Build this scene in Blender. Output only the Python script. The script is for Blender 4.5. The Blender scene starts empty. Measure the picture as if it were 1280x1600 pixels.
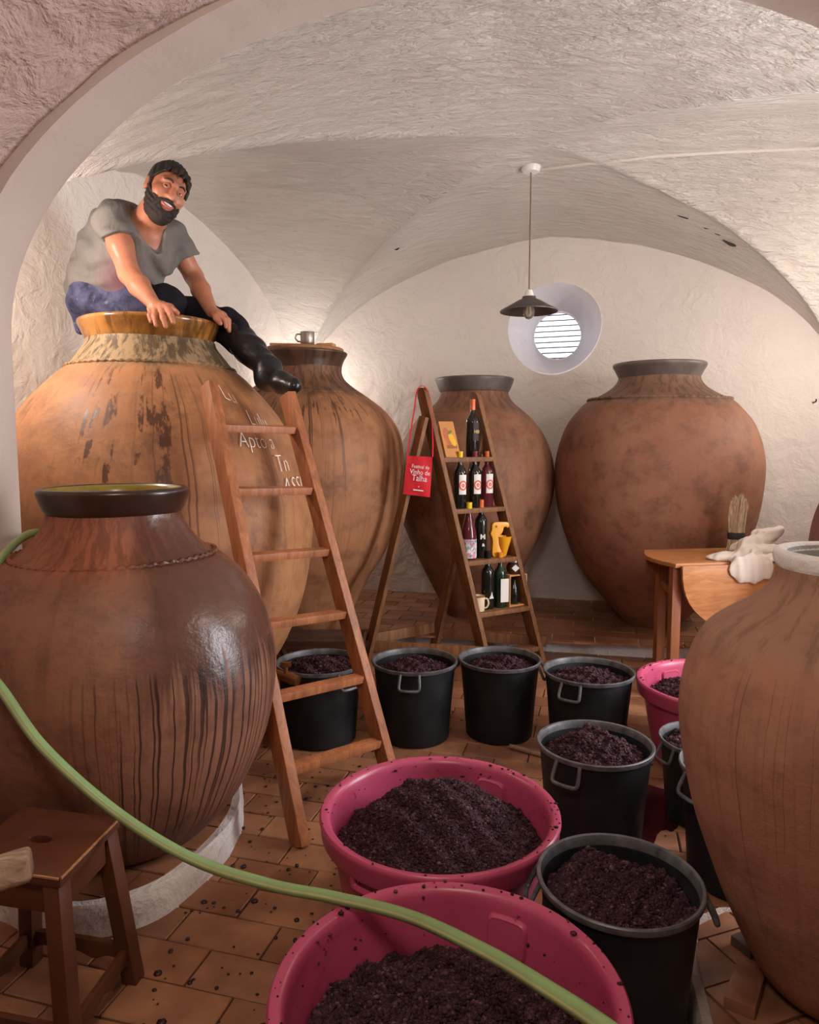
import bpy, bmesh, math, random
import numpy as np
from mathutils import Vector, Matrix, noise as mnoise

# ------------------------------------------------------------------ units
# The place is laid out in layout units; one unit is S metres.  Everything is
# brought to metres when it is linked (see link()).
S = 0.83
F, EYE = 1130.0, 1.57                       # focal length in pixels of a 1280 wide frame, eye height (layout units)
PITCH = math.atan(110 / F)
CP, SP = math.cos(PITCH), math.sin(PITCH)
YAW = math.radians(13)                      # the cellar is turned against the view
CY, SY = math.cos(YAW), math.sin(YAW)
R = math.radians
sc = bpy.context.scene
col = sc.collection

def room(X, Y, Z=0.0):
    """room axes (X along the back wall, Y towards it) -> layout units"""
    return (X * CY + Y * SY, -X * SY + Y * CY, Z)

# ------------------------------------------------------------------ camera
cam_d = bpy.data.cameras.new('camera'); cam = bpy.data.objects.new('camera', cam_d); col.objects.link(cam)
cam.location = (0, 0, EYE * S)
cam.rotation_euler = (math.pi / 2 - PITCH, 0, 0)
cam_d.sensor_fit = 'HORIZONTAL'; cam_d.sensor_width = 36.0; cam_d.lens = 36.0 * F / 1280.0
cam_d.clip_start = 0.02; cam_d.clip_end = 100
sc.camera = cam

# ------------------------------------------------------------------ world, exposure
w = bpy.data.worlds.new('sky'); sc.world = w; w.use_nodes = True
bg = w.node_tree.nodes['Background']
bg.inputs['Color'].default_value = (0.80, 0.86, 1.0, 1); bg.inputs['Strength'].default_value = 3.2
vs = sc.view_settings
vs.view_transform = 'Standard'; vs.look = 'None'; vs.gamma = 1.0; vs.use_curve_mapping = False
vs.exposure = 0.12

# ------------------------------------------------------------------ lights
def light(name, kind, loc, energy, color, size=0.1, rot=None, size_y=None, spread=None):
    d = bpy.data.lights.new(name, kind); d.energy = energy * S * S; d.color = color
    if kind == 'AREA':
        d.size = size * S
        if size_y: d.shape = 'RECTANGLE'; d.size_y = size_y * S
        if spread: d.spread = spread
    else:
        d.shadow_soft_size = size * S
    o = bpy.data.objects.new(name, d); col.objects.link(o)
    o.location = Vector(loc) * S
    if rot is not None: o.rotation_euler = rot
    return o
def aim(o, target):
    v = (Vector(target) * S - o.location).normalized()
    o.rotation_euler = v.to_track_quat('-Z', 'Y').to_euler()

WARM, SOFT, COOL = (1.0, 0.89, 0.78), (1.0, 0.93, 0.86), (0.95, 0.96, 1.0)
# daylight in the open doorway of the far bay's right wall
door_light = light('doorway_daylight', 'AREA', room(2.40, 3.35, 1.50), 75, COOL, 0.85, size_y=1.5)
aim(door_light, room(-1.6, 2.6, 1.0))

# ------------------------------------------------------------------ placing helpers
def ray(px, py):
    X = (px - 640) / F; Y = -(py - 800) / F
    return Vector((X, CP + Y * SP, Y * CP - SP))
def at(px, py, y):
    """the point seen at a place in the photo that lies y in front of the viewer"""
    r = ray(px, py); return r * (y / r.y) + Vector((0, 0, EYE))
def ground(px, py, z=0.0):
    r = ray(px, py); return r * ((z - EYE) / r.z) + Vector((0, 0, EYE))

# ------------------------------------------------------------------ mesh builder
class MB:
    def __init__(s): s.v = []; s.f = []
    def add(s, vs, fs):
        o = len(s.v); s.v += [tuple(p) for p in vs]; s.f += [tuple(i + o for i in q) for q in fs]; return s
    def box(s, c, d, M=None):
        x, y, z = (q / 2 for q in d)
        vs = [Vector(p) for p in ((-x,-y,-z),(x,-y,-z),(x,y,-z),(-x,y,-z),(-x,-y,z),(x,-y,z),(x,y,z),(-x,y,z))]
        if M is not None: vs = [M @ p for p in vs]
        c = Vector(c)
        return s.add([p + c for p in vs], [(3,2,1,0),(4,5,6,7),(0,1,5,4),(1,2,6,5),(2,3,7,6),(3,0,4,7)])
    def beam(s, a, b, wd, th, up=(0,0,1), sub=1):
        """rectangular bar from a to b: wd along (axis x up), th along up"""
        a, b = Vector(a), Vector(b); ax = (b - a); L = ax.length; ax.normalize()
        u = Vector(up); u = (u - ax * u.dot(ax)).normalized(); sd = ax.cross(u)
        M = Matrix((sd, ax, u)).transposed()
        return s.box((a + b) / 2, (wd, L, th), M)
    def tube(s, pts, r, seg=10, cap=True, closed=False):
        pts = [Vector([float(c) for c in p]) for p in pts]; n = len(pts); rs = r if isinstance(r, (list, tuple)) else [r] * n
        vs, fs = [], []; prev = None
        for i, p in enumerate(pts):
            if closed: t = pts[(i + 1) % n] - pts[i - 1]
            else: t = pts[min(i + 1, n - 1)] - pts[max(i - 1, 0)]
            t.normalize()
            if prev is None:
                u = t.orthogonal().normalized()
            else:
                u = (prev - t * prev.dot(t)).normalized()
            prev = u; w_ = t.cross(u)
            for k in range(seg):
                a = 2 * math.pi * k / seg
                vs.append(p + (u * math.cos(a) + w_ * math.sin(a)) * rs[i])
        m = n if closed else n - 1
        for i in range(m):
            j = (i + 1) % n
            for k in range(seg):
                l = (k + 1) % seg
                fs.append((i*seg+k, i*seg+l, j*seg+l, j*seg+k))
        if cap and not closed:
            fs.append(tuple(range(seg))[::-1]); fs.append(tuple((n-1)*seg + k for k in range(seg)))
        return s.add(vs, fs)
    def lathe(s, prof, c=(0,0,0), seg=48, a0=0.0, a1=2*math.pi, wob=None, capb=False, capt=False):
        """prof: list of (r, z)"""
        full = abs(a1 - a0 - 2*math.pi) < 1e-6; n = seg if full else seg + 1
        vs, fs = [], []; cx, cy, cz = c
        for r_, z in prof:
            for k in range(n):
                a = a0 + (a1 - a0) * k / seg
                q = r_ * (1 + (wob(a, z) if wob else 0))
                vs.append((cx + q * math.sin(a), cy - q * math.cos(a), cz + z))
        for i in range(len(prof) - 1):
            for k in range(seg):
                l = (k + 1) % n
                fs.append((i*n+k, i*n+l, (i+1)*n+l, (i+1)*n+k))
        if capb: fs.append(tuple(range(n))[::-1])
        if capt: fs.append(tuple((len(prof)-1)*n + k for k in range(n)))
        return s.add(vs, fs)
    def prism(s, poly, o, ux, uy, uz, d):
        """flat outline poly (2D) in the plane ux, uy at o, thickened by d along uz"""
        o, ux, uy, uz = Vector(o), Vector(ux), Vector(uy), Vector(uz); n = len(poly)
        vs = [o + ux*x + uy*y for x, y in poly] + [o + ux*x + uy*y + uz*d for x, y in poly]
        fs = [tuple(range(n))[::-1], tuple(range(n, 2*n))] + [(i, (i+1) % n, n + (i+1) % n, n + i) for i in range(n)]
        return s.add(vs, fs)
    def mesh(s, name, origin=(0,0,0), bevel=0.0, smooth=True, angle=40, segs=2):
        me = bpy.data.meshes.new(name)
        o = Vector(origin)
        me.from_pydata([((Vector([float(c) for c in p]) - o) * S) for p in s.v], [], s.f)
        bm = bmesh.new(); bm.from_mesh(me)
        bmesh.ops.recalc_face_normals(bm, faces=bm.faces)
        if bevel > 0:
            es = [e for e in bm.edges if len(e.link_faces) == 2 and e.calc_face_angle(0) > R(35)]
            bmesh.ops.bevel(bm, geom=es, offset=bevel * S, segments=segs, profile=0.6, affect='EDGES', clamp_overlap=True)
        if smooth:
            for fc in bm.faces: fc.smooth = True
            for e in bm.edges:
                if len(e.link_faces) == 2 and e.calc_face_angle(0) > R(angle): e.smooth = False
        bm.to_mesh(me); bm.free()
        return me
    def obj(s, name, mat, parent=None, origin=None, **kw):
        if origin is None: origin = parent['_o'] if parent is not None and '_o' in parent else (0, 0, 0)
        me = s.mesh(name, origin, **kw)
        o = bpy.data.objects.new(name, me); col.objects.link(o)
        if mat is not None: me.materials.append(mat)
        if parent is not None:
            o.parent = parent
        else:
            o.location = Vector(origin) * S
        o['_o'] = tuple(float(q) for q in origin)
        return o

def empty(name, loc, label=None, cat=None, group=None):
    o = bpy.data.objects.new(name, None); col.objects.link(o)
    o.empty_display_size = 0.1; o.location = Vector(loc) * S; o['_o'] = tuple(float(q) for q in loc)
    return tag(o, label, cat, group)
def tag(o, label=None, cat=None, group=None, kind=None):
    if label: o['label'] = label
    if cat: o['category'] = cat
    if group: o['group'] = group
    if kind: o['kind'] = kind
    return o
def raw_mesh(name, V, Fq, mat, parent=None, origin=(0,0,0), smooth=True):
    """numpy vertices / faces straight into one object"""
    me = bpy.data.meshes.new(name)
    V = (np.asarray(V, dtype=np.float64) - np.asarray(origin)) * S
    Fq = np.asarray(Fq, dtype=np.int32); k = Fq.shape[1]
    me.vertices.add(len(V)); me.vertices.foreach_set('co', V.astype(np.float32).ravel())
    me.loops.add(Fq.size); me.loops.foreach_set('vertex_index', Fq.ravel())
    me.polygons.add(len(Fq)); me.polygons.foreach_set('loop_start', np.arange(0, Fq.size, k, dtype=np.int32))
    me.polygons.foreach_set('loop_total', np.full(len(Fq), k, dtype=np.int32))
    me.update(calc_edges=True); me.validate()
    if smooth: me.polygons.foreach_set('use_smooth', np.ones(len(me.polygons), dtype=bool))
    if mat: me.materials.append(mat)
    o = bpy.data.objects.new(name, me); col.objects.link(o); o['_o'] = tuple(float(q) for q in origin)
    if parent is not None: o.parent = parent
    else: o.location = Vector(origin) * S
    return o
def spline(pts, n=8, closed=False):
    pts = [Vector([float(c) for c in p]) for p in pts]; out = []; m = len(pts)
    for i in range(m if closed else m - 1):
        if closed: p0, p1, p2, p3 = pts[i-1], pts[i], pts[(i+1) % m], pts[(i+2) % m]
        else: p0, p1, p2, p3 = pts[max(i-1,0)], pts[i], pts[i+1], pts[min(i+2,m-1)]
        for k in range(n):
            t = k / n
            out.append(0.5*((2*p1) + (p2-p0)*t + (2*p0-5*p1+4*p2-p3)*t*t + (3*p1-p0-3*p2+p3)*t**3))
    if not closed: out.append(pts[-1])
    return out
def smooth_profile(pts, n=6):
    """Catmull-Rom through (r, z)"""
    return [(max(p.x, 0.0005), p.y) for p in spline([(r_, z, 0) for r_, z in pts], n)]
def fnoise(p, sc_=1.0, seed=0.0):
    return mnoise.noise(Vector((p[0]*sc_ + seed, p[1]*sc_ - seed*0.7, p[2]*sc_ + seed*1.3)))

# ------------------------------------------------------------------ materials
class G:
    """small node-graph helper"""
    def __init__(s, name, rough=0.6, spec=0.5):
        s.m = bpy.data.materials.new(name); s.m.use_nodes = True; s.t = s.m.node_tree
        s.p = s.t.nodes['Principled BSDF']
        s.p.inputs['Roughness'].default_value = rough
        s.p.inputs['Specular IOR Level'].default_value = spec
        s.tc = s.t.nodes.new('ShaderNodeTexCoord')
    def n(s, t): return s.t.nodes.new(t)
    def l(s, a, b): s.t.links.new(a, b)
    def inp(s, sock, v):
        if hasattr(v, 'is_linked') or hasattr(v, 'links'): s.l(v, sock)
        elif isinstance(v, (tuple, list)) and len(v) == 3 and sock.type == 'RGBA': sock.default_value = (*v, 1)
        else: sock.default_value = v
    def math(s, op, a, b=0.0, clamp=False):
        q = s.n('ShaderNodeMath'); q.operation = op; q.use_clamp = clamp
        s.inp(q.inputs[0], a); s.inp(q.inputs[1], b); return q.outputs[0]
    def mapr(s, v, a, b, c=0.0, d=1.0, smooth=False):
        q = s.n('ShaderNodeMapRange'); q.clamp = True
        if smooth: q.interpolation_type = 'SMOOTHSTEP'
        s.inp(q.inputs[0], v)
        for i, x in enumerate((a, b, c, d)): s.inp(q.inputs[1 + i], x)
        return q.outputs[0]
    def vec(s, x, y, z):
        q = s.n('ShaderNodeCombineXYZ')
        for i, v in enumerate((x, y, z)): s.inp(q.inputs[i], v)
        return q.outputs[0]
    def xyz(s, v):
        q = s.n('ShaderNodeSeparateXYZ'); s.l(v, q.inputs[0]); return q.outputs
    def mapping(s, v, scale=(1,1,1), loc=(0,0,0), rot=(0,0,0)):
        q = s.n('ShaderNodeMapping'); s.l(v, q.inputs[0])
        q.inputs['Scale'].default_value = scale; q.inputs['Location'].default_value = loc; q.inputs['Rotation'].default_value = rot
        return q.outputs[0]
    def noise(s, v, scale=5, detail=4, rough=0.55, dist=0.0):
        q = s.n('ShaderNodeTexNoise'); s.l(v, q.inputs['Vector'])
        q.inputs['Scale'].default_value = scale; q.inputs['Detail'].default_value = detail
        q.inputs['Roughness'].default_value = rough; q.inputs['Distortion'].default_value = dist
        return q.outputs['Fac']
    def voro(s, v, scale=5, feat='F1'):
        q = s.n('ShaderNodeTexVoronoi'); s.l(v, q.inputs['Vector']); q.inputs['Scale'].default_value = scale; q.feature = feat
        return q.outputs['Distance']
    def ramp(s, f, stops):
        q = s.n('ShaderNodeValToRGB'); s.l(f, q.inputs[0]); e = q.color_ramp.elements
        while len(e) < len(stops): e.new(0.5)
        for i, (p, c) in enumerate(stops): e[i].position = p; e[i].color = (*c, 1)
        return q.outputs[0]
    def mix(s, f, a, b, mode='MIX'):
        q = s.n('ShaderNodeMix'); q.data_type = 'RGBA'; q.blend_type = mode
        s.inp(q.inputs[0], f); s.inp(q.inputs[6], a); s.inp(q.inputs[7], b); return q.outputs[2]
    def bump(s, h, strength=0.3, dist=0.01, prev=None):
        q = s.n('ShaderNodeBump'); q.inputs['Strength'].default_value = strength; q.inputs['Distance'].default_value = dist
        s.l(h, q.inputs['Height'])
        if prev is not None: s.l(prev, q.inputs['Normal'])
        return q.outputs[0]
    def out(s, color=None, rough=None, normal=None, **kw):
        if color is not None: s.inp(s.p.inputs['Base Color'], color)
        if rough is not None: s.inp(s.p.inputs['Roughness'], rough)
        if normal is not None: s.l(normal, s.p.inputs['Normal'])
        for k, v in kw.items(): s.inp(s.p.inputs[k.replace('_', ' ')], v)
        return s.m
def srgb(r, g, b):
    return tuple((c/255/12.92 if c/255 <= 0.04045 else ((c/255+0.055)/1.055)**2.4) for c in (r, g, b))

def plaster(name, c1, c2, lumps=0.5, fine=0.4, stretch=(1,1,1), pits=0.0):
    g = G(name, 0.85, 0.25); p = g.tc.outputs['Object']
    big = g.noise(p, 1.3, 3); mid = g.noise(g.mapping(p, stretch), 7, 5, 0.6, 0.6); fn = g.noise(g.mapping(p, stretch), 34, 5, 0.65)
    c = g.mix(g.mapr(big, 0.3, 0.7), c1, c2)
    c = g.mix(g.mapr(fn, 0.62, 0.8, 0, 0.18), c, tuple(x*0.72 for x in c1))
    if pits:
        v = g.noise(p, 9, 2, 0.5, 1.0)
        c = g.mix(g.mapr(v, 0.74, 0.80, 0, pits), c, (0.12, 0.09, 0.08))
    nb = g.bump(mid, lumps, 0.05); nb = g.bump(fn, fine, 0.014, nb)
    return g.out(c, normal=nb)
def wood(name, c1, c2, axis='Y', scale=1.0, rough=0.55, dirt=0.3):
    g = G(name, rough, 0.35); p = g.tc.outputs['Object']
    k = {'X': (1.2, 14, 14), 'Y': (14, 1.2, 14), 'Z': (14, 14, 1.2)}[axis]
    a = g.noise(g.mapping(p, tuple(q*scale for q in k)), 3.0, 5, 0.6, 1.2); b = g.noise(p, 5*scale, 4)
    c = g.mix(g.mapr(a, 0.32, 0.68), c1, c2)
    c = g.mix(g.mapr(b, 0.5, 0.75, 0, dirt), c, tuple(x*0.3 for x in c1))
    return g.out(c, normal=g.bump(a, 0.25, 0.004))
def plain(name, c, rough=0.5, var=0.15, scale=8, bump=0.0, spec=0.5, metallic=0.0, **kw):
    g = G(name, rough, spec); p = g.tc.outputs['Object']
    a = g.noise(p, scale, 4); cc = g.mix(g.mapr(a, 0.3, 0.7), tuple(x*(1-var) for x in c), tuple(min(1, x*(1+var)) for x in c))
    g.p.inputs['Metallic'].default_value = metallic
    nb = g.bump(g.noise(p, scale*6, 3), bump, 0.004) if bump else None
    return g.out(cc, normal=nb, **kw)

# =================================================================== SETTING
M_wall = plaster('whitewash_wall', (0.74, 0.675, 0.62), (0.80, 0.735, 0.68), 0.50, 0.30)
M_vault = plaster('whitewash_vault', (0.75, 0.685, 0.63), (0.83, 0.77, 0.715), 0.85, 1.0, (1.0, 3.2, 1.0))
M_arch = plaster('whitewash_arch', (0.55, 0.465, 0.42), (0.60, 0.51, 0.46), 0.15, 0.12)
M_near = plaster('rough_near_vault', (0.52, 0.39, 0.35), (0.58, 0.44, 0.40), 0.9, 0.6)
M_lime = plaster('lime_kerb', (0.62, 0.57, 0.54), (0.76, 0.71, 0.68), 0.6, 0.5, pits=0.5)

def tiles_mat():
    g = G('terracotta_tile', 0.55, 0.35); p = g.tc.outputs['Object']
    oi = g.n('ShaderNodeObjectInfo'); geo = g.n('ShaderNodeNewGeometry'); wp = geo.outputs['Position']
    a = g.noise(wp, 7, 5, 0.6); b = g.noise(wp, 2.0, 4, 0.6); d = g.noise(wp, 26, 3)
    c = g.ramp(oi.outputs['Random'], [(0.0, srgb(142, 96, 68)), (0.35, srgb(160, 110, 78)), (0.7, srgb(174, 124, 90)), (1.0, srgb(150, 104, 78))])
    c = g.mix(g.mapr(a, 0.40, 0.72, 0, 0.55), c, srgb(112, 68, 46))
    c = g.mix(g.mapr(b, 0.50, 0.68, 0, 0.75), c, srgb(78, 46, 36))
    c = g.mix(g.mapr(d, 0.66, 0.76, 0, 0.5), c, srgb(70, 40, 36))
    ro = g.mapr(b, 0.42, 0.62, 0.62, 0.30)
    return g.out(c, rough=ro, normal=g.bump(a, 0.25, 0.01))
M_tile = tiles_mat()
M_grout = plain('dark_grout', srgb(72, 50, 40), 0.9, 0.2, 12, 0.3)

# ---- floor slab and tiles
FZ = -0.012                                     # grout level; tile tops are at 0
b = MB(); L = [room(-3.6, -3.3), room(3.0, -3.3), room(3.0, 7.0), room(-3.6, 7.0)]
b.add([(x, y, FZ) for x, y, _ in L] + [(x, y, FZ - 0.2) for x, y, _ in L], [(0,1,2,3), (7,6,5,4), (0,4,5,1), (1,5,6,2), (2,6,7,3), (3,7,4,0)])
floor = tag(b.obj('floor', M_grout, smooth=False), 'dark grout bed under the terracotta floor tiles', kind='structure')

def in_view(x, y, z=0.0, m=60):
    dz = z - EYE; d = y * CP - dz * SP
    if d < 0.05: return False
    px = 640 + F * x / d; py = 800 - F * (dz * CP + y * SP) / d
    return -m < px < 1280 + m and -m < py < 1600 + m
TL, TW, TA = 0.325, 0.158, R(-15)
tm = MB().box((0, 0, -0.009), (TL - 0.006, TW - 0.006, 0.018)).mesh('tile', bevel=0.003, segs=1, smooth=False)
tm.materials.append(M_tile)
ca, sa = math.cos(TA), math.sin(TA)
T_O = Vector((-0.417, 2.216))                   # a joint crossing seen in the photo
cells = []
for j in range(-36, 36):
    for i in range(-20, 20):
        u = (i + 0.5 + (0.5 if j % 2 else 0.0)) * TL; v = (j - 0.5) * TW
        x = T_O.x + u * ca - v * sa; y = T_O.y + u * sa + v * ca
        X, Y = x * CY - y * SY, x * SY + y * CY
        if not (-3.4 < X < 2.9 and -3.2 < Y < 6.9): continue
        cells.append((x, y))
random.seed(4)
cells.sort(key=lambda c: c[1] if in_view(*c) else 99 + abs(c[1]))
for x, y in cells[:300]:
    o = bpy.data.objects.new('tile', tm); col.objects.link(o); o.parent = floor
    o.location = (x * S, y * S, random.uniform(-0.0015, 0.0015)); o.rotation_euler = (random.uniform(-.004, .004), random.uniform(-.004, .004), TA + random.uniform(-.006, .006))
rest = MB()
for x, y in cells[300:]:
    rest.box((x, y, -0.009), (TL - 0.006, TW - 0.006, 0.018), Matrix.Rotation(TA, 3, 'Z'))
tag(rest.obj('far_tiles', M_tile, floor, smooth=False), kind='stuff')

# ---- back wall with a splayed round window
WY, WTOP = 6.72, 3.75
wc = at(866, 513, 1.0); t_ = None
def on_back(px, py, Y=WY):
    r = ray(px, py)                                # Y_room = x*SY + y*CY
    k = Y / (r.x * SY + r.y * CY); p = r * k + Vector((0, 0, EYE))
    return (p.x * CY - p.y * SY, p.z)
WX, WZ = on_back(866, 513)
WR, WRI, WDEP = 0.405, 0.225, 0.34
def wall_hole(name, X0, X1, z0, z1, Y, cx, cz, r, mat, seg=64):
    m = MB(); vs = []; rings = 5
    for k in range(seg):
        a = 2*math.pi*k/seg; ca_, sa_ = math.cos(a), math.sin(a)
        tx = ((X1 - cx) / ca_) if ca_ > 1e-6 else ((X0 - cx) / ca_ if ca_ < -1e-6 else 1e9)
        tz = ((z1 - cz) / sa_) if sa_ > 1e-6 else ((z0 - cz) / sa_ if sa_ < -1e-6 else 1e9)
        T = min(tx, tz); rr = r * (1 + 0.02*math.sin(2*a+0.6) + 0.012*math.sin(3*a))
        for q in range(rings):
            d = rr + (T - rr) * (q / (rings - 1))**1.6
            vs.append(room(cx + ca_*d, Y, cz + sa_*d))
    fs = [(k*rings+q, ((k+1) % seg)*rings+q, ((k+1) % seg)*rings+q+1, k*rings+q+1) for k in range(seg) for q in range(rings-1)]
    cs = [(X0, z0), (X1, z0), (X1, z1), (X0, z1)]      # fill the corners left by the polar rings
    m.add(vs, fs)
    for X, z in cs:
        a = math.atan2(z - cz, X - cx) % (2*math.pi); k = int(a / (2*math.pi) * seg) % seg
        m.add([vs[k*rings+rings-1], vs[((k+1) % seg)*rings+rings-1], room(X, Y, z)], [(0, 1, 2)])
    return m.obj(name, mat, smooth=False)
tag(wall_hole('wall_back', -3.2, 2.7, -0.05, WTOP, WY, WX, WZ, WR, M_wall), 'whitewashed end wall under the vault with the round window', kind='structure')

win = tag(empty('window_1', room(WX, WY + 0.2, WZ - WR)), 'round splayed window with white louvre slats', kind='structure')
M_rev = plaster('window_reveal_limewash', (0.80, 0.79, 0.84), (0.86, 0.85, 0.90), 0.3, 0.35)
b = MB(); vs = []; seg = 64
prof = [(WR, -0.005), (WR*0.97, 0.02), (WRI + (WR-WRI)*0.55, WDEP*0.5), (WRI*1.02, WDEP), (WRI, WDEP + 0.1)]
for r_, dy in prof:
    for k in range(seg):
        a = 2*math.pi*k/seg; wob = (1 + 0.02*math.sin(2*a+0.6) + 0.012*math.sin(3*a)) if dy < 0.1 else 1
        vs.append(room(WX + (0.02 * dy / WDEP) + math.cos(a)*r_*wob, WY + dy, WZ - 0.02*dy/WDEP + math.sin(a)*r_*wob))
b.add(vs, [(i*seg+k, i*seg+(k+1) % seg, (i+1)*seg+(k+1) % seg, (i+1)*seg+k) for i in range(len(prof)-1) for k in range(seg)])
b.obj('window_reveal', M_rev, win)
b = MB()
b.tube([room(WX + 0.02 + math.cos(a)*WRI, WY + WDEP + 0.01, WZ - 0.02 + math.sin(a)*WRI) for a in [2*math.pi*k/40 for k in range(40)]], 0.012, 8, closed=True)
M_whitepaint = plain('white_paint', (0.82, 0.82, 0.82), 0.4, 0.05)
b.obj('window_frame', M_whitepaint, win)
M_louv = plain('grey_louvre', (0.16, 0.15, 0.15), 0.5, 0.1)
NS = 9
for k in range(NS):
    zz = -WRI + (k + 0.5) * 2*WRI/NS; hw = math.sqrt(max(WRI**2 - zz**2, 0.002)) + 0.004
    p = room(WX + 0.02, WY + WDEP + 0.05, WZ - 0.02 + zz)
    M = Matrix.Rotation(-YAW, 3, 'Z') @ Matrix.Rotation(R(-1.0), 3, 'Y') @ Matrix.Rotation(R(11), 3, 'X')
    MB().box(p, (2*hw, 0.05, 0.0105), M).obj('slat', M_louv, win, smooth=False)

# ---- plan of the far bay and its cross vault
NL, BL, BR, NR = (-3.25, 2.35), (-2.67, 6.78), (2.15, 6.78), (2.55, 2.35)
SPR, RISE = 1.87, 1.50
def plan(u, v):
    x = (1-v)*((1-u)*NL[0] + u*NR[0]) + v*((1-u)*BL[0] + u*BR[0])
    y = (1-v)*((1-u)*NL[1] + u*NR[1]) + v*((1-u)*BL[1] + u*BR[1])
    return x, y
def vault_z(u, v):
    fa = math.sqrt(max(0.0, 1 - (2*u-1)**2)); fb = math.sqrt(max(0.0, 1 - (2*v-1)**2))
    tu, tv = abs(2*u-1), abs(2*v-1)
    fa = 0.90*fa + 0.10*(1-tu); fb = 0.90*fb + 0.10*(1-tv)          # slightly pointed webs keep the groins sharp up to the crown
    z = SPR + (RISE - 0.20*min(1.0, max(0.0, 1 - 2*v))) * max(fa, fb)
    return z - 0.022*math.exp(-((tu-tv)/0.018)**2)*min(1.0, 2.5*max(tu, tv) + 0.2)
def vault_obj(name, planf, zf, mat, n=170, amp=0.012):
    vs = []
    for j in range(n+1):
        v = 0.5 - 0.5*math.cos(math.pi*j/n)
        for i in range(n+1):
            u = 0.5 - 0.5*math.cos(math.pi*i/n)
            X, Y = planf(u, v); z = zf(u, v)
            z += amp*fnoise((X, Y, z), 2.2) + amp*0.5*fnoise((X*2, Y*5, z), 2.5, 3.1)
            vs.append(room(X, Y, z))
    fs = [(j*(n+1)+i, j*(n+1)+i+1, (j+1)*(n+1)+i+1, (j+1)*(n+1)+i) for j in range(n) for i in range(n)]
    return MB().add(vs, fs).obj(name, mat, angle=60)
tag(vault_obj('ceiling', plan, vault_z, M_vault), 'rough whitewashed cross vault over the jars', kind='structure')

def wall_strip(name, a, b_, z0, z1, mat, label, th=0.2):
    a3, b3 = Vector(room(*a)), Vector(room(*b_)); d = (b3 - a3).normalized(); nrm = Vector((d.y, -d.x, 0))   # outwards when walking clockwise
    m = MB(); q = [a3, b3, b3 + nrm*th, a3 + nrm*th]
    m.add([(p.x, p.y, z0) for p in q] + [(p.x, p.y, z1) for p in q], [(3,2,1,0), (4,5,6,7), (0,1,5,4), (1,2,6,5), (2,3,7,6), (3,0,4,7)])
    return tag(m.obj(name, mat, smooth=False), label, kind='structure')
def along(a, b_, t): return (a[0] + (b_[0]-a[0])*t, a[1] + (b_[1]-a[1])*t)
wall_strip('wall_left', along((NL[0]+0.012, NL[1]), (BL[0]+0.012, BL[1]), -0.03), along((NL[0]+0.012, NL[1]), (BL[0]+0.012, BL[1]), 1.06), -0.05, WTOP, M_wall, 'whitewashed side wall behind the largest jar', -0.2)
RW = lambda t: along((NR[0]-0.012, NR[1]), (BR[0]-0.012, BR[1]), t)
DT0, DT1, DH = 0.10, 0.34, 2.32                       # open doorway in the right wall, out of view
m = MB()
for t0, t1, z0 in ((-0.03, DT0, -0.05), (DT1, 1.06, -0.05), (DT0, DT1, DH)):
    a3, b3 = Vector(room(*RW(t0))), Vector(room(*RW(t1))); nrm = Vector(room(0.2, 0.0)); q = [a3, b3, b3 + nrm, a3 + nrm]
    m.add([(p.x, p.y, z0) for p in q] + [(p.x, p.y, WTOP) for p in q], [(3,2,1,0), (4,5,6,7), (0,1,5,4), (1,2,6,5), (2,3,7,6), (3,0,4,7)])
tag(m.obj('wall_right', M_wall, smooth=False), 'whitewashed side wall with the open doorway on the right', kind='structure')

# ---- transverse arch on piers between the two bays
AX, AA, AS, AR, AY0, AY1 = -0.45, 1.75, 1.95, 1.10, 2.27, 2.52
def arch_pts(a, rise, s, n=48):
    o = [(AX - a, -0.05), (AX - a, s*0.5)]
    for k in range(n+1):
        t = math.pi*(1 - k/n); o.append((AX + a*math.cos(t), s + rise*math.sin(t)))
    return o + [(AX + a, s*0.5), (AX + a, -0.05)]
ap = arch_pts(AA, AR, AS); n = len(ap)
b = MB(); vs = []
tops = []
for i, (x, z) in enumerate(ap):
    if i <= 1: tx, tz = -3.6, z
    elif i >= n-2: tx, tz = 2.8, z
    else:
        k = (i - 2)/(n - 5); tx = -3.6 + 6.4*k; tz = WTOP
        if i == 2: tx, tz = -3.6, AS
        if i == n-3: tx, tz = 2.8, AS
    tops.append((tx, tz))
def chf(x, z, e):    # soft, rounded far edge
    return x, z
rows = [(AY0, tops), (AY0, ap), (AY0 + 0.02, ap), ((AY0+AY1)/2, ap), (AY1 - 0.03, ap), (AY1, [(AX + (x-AX)*1.012, z + (0.02 if z > AS else 0)) for x, z in ap]), (AY1, tops)]
for Y, pts in rows:
    for x, z in pts: vs.append(room(x, Y, z + (0.008*fnoise((x*2, Y*3, z*2), 1.5) if pts is not tops else 0)))
b.add(vs, [(r_*n+i, r_*n+i+1, (r_+1)*n+i+1, (r_+1)*n+i) for r_ in range(len(rows)-1) for i in range(n-1)])
tag(b.obj('wall_arch', M_arch, angle=50), 'smooth plastered arch and piers between the two bays', kind='structure')

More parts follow.
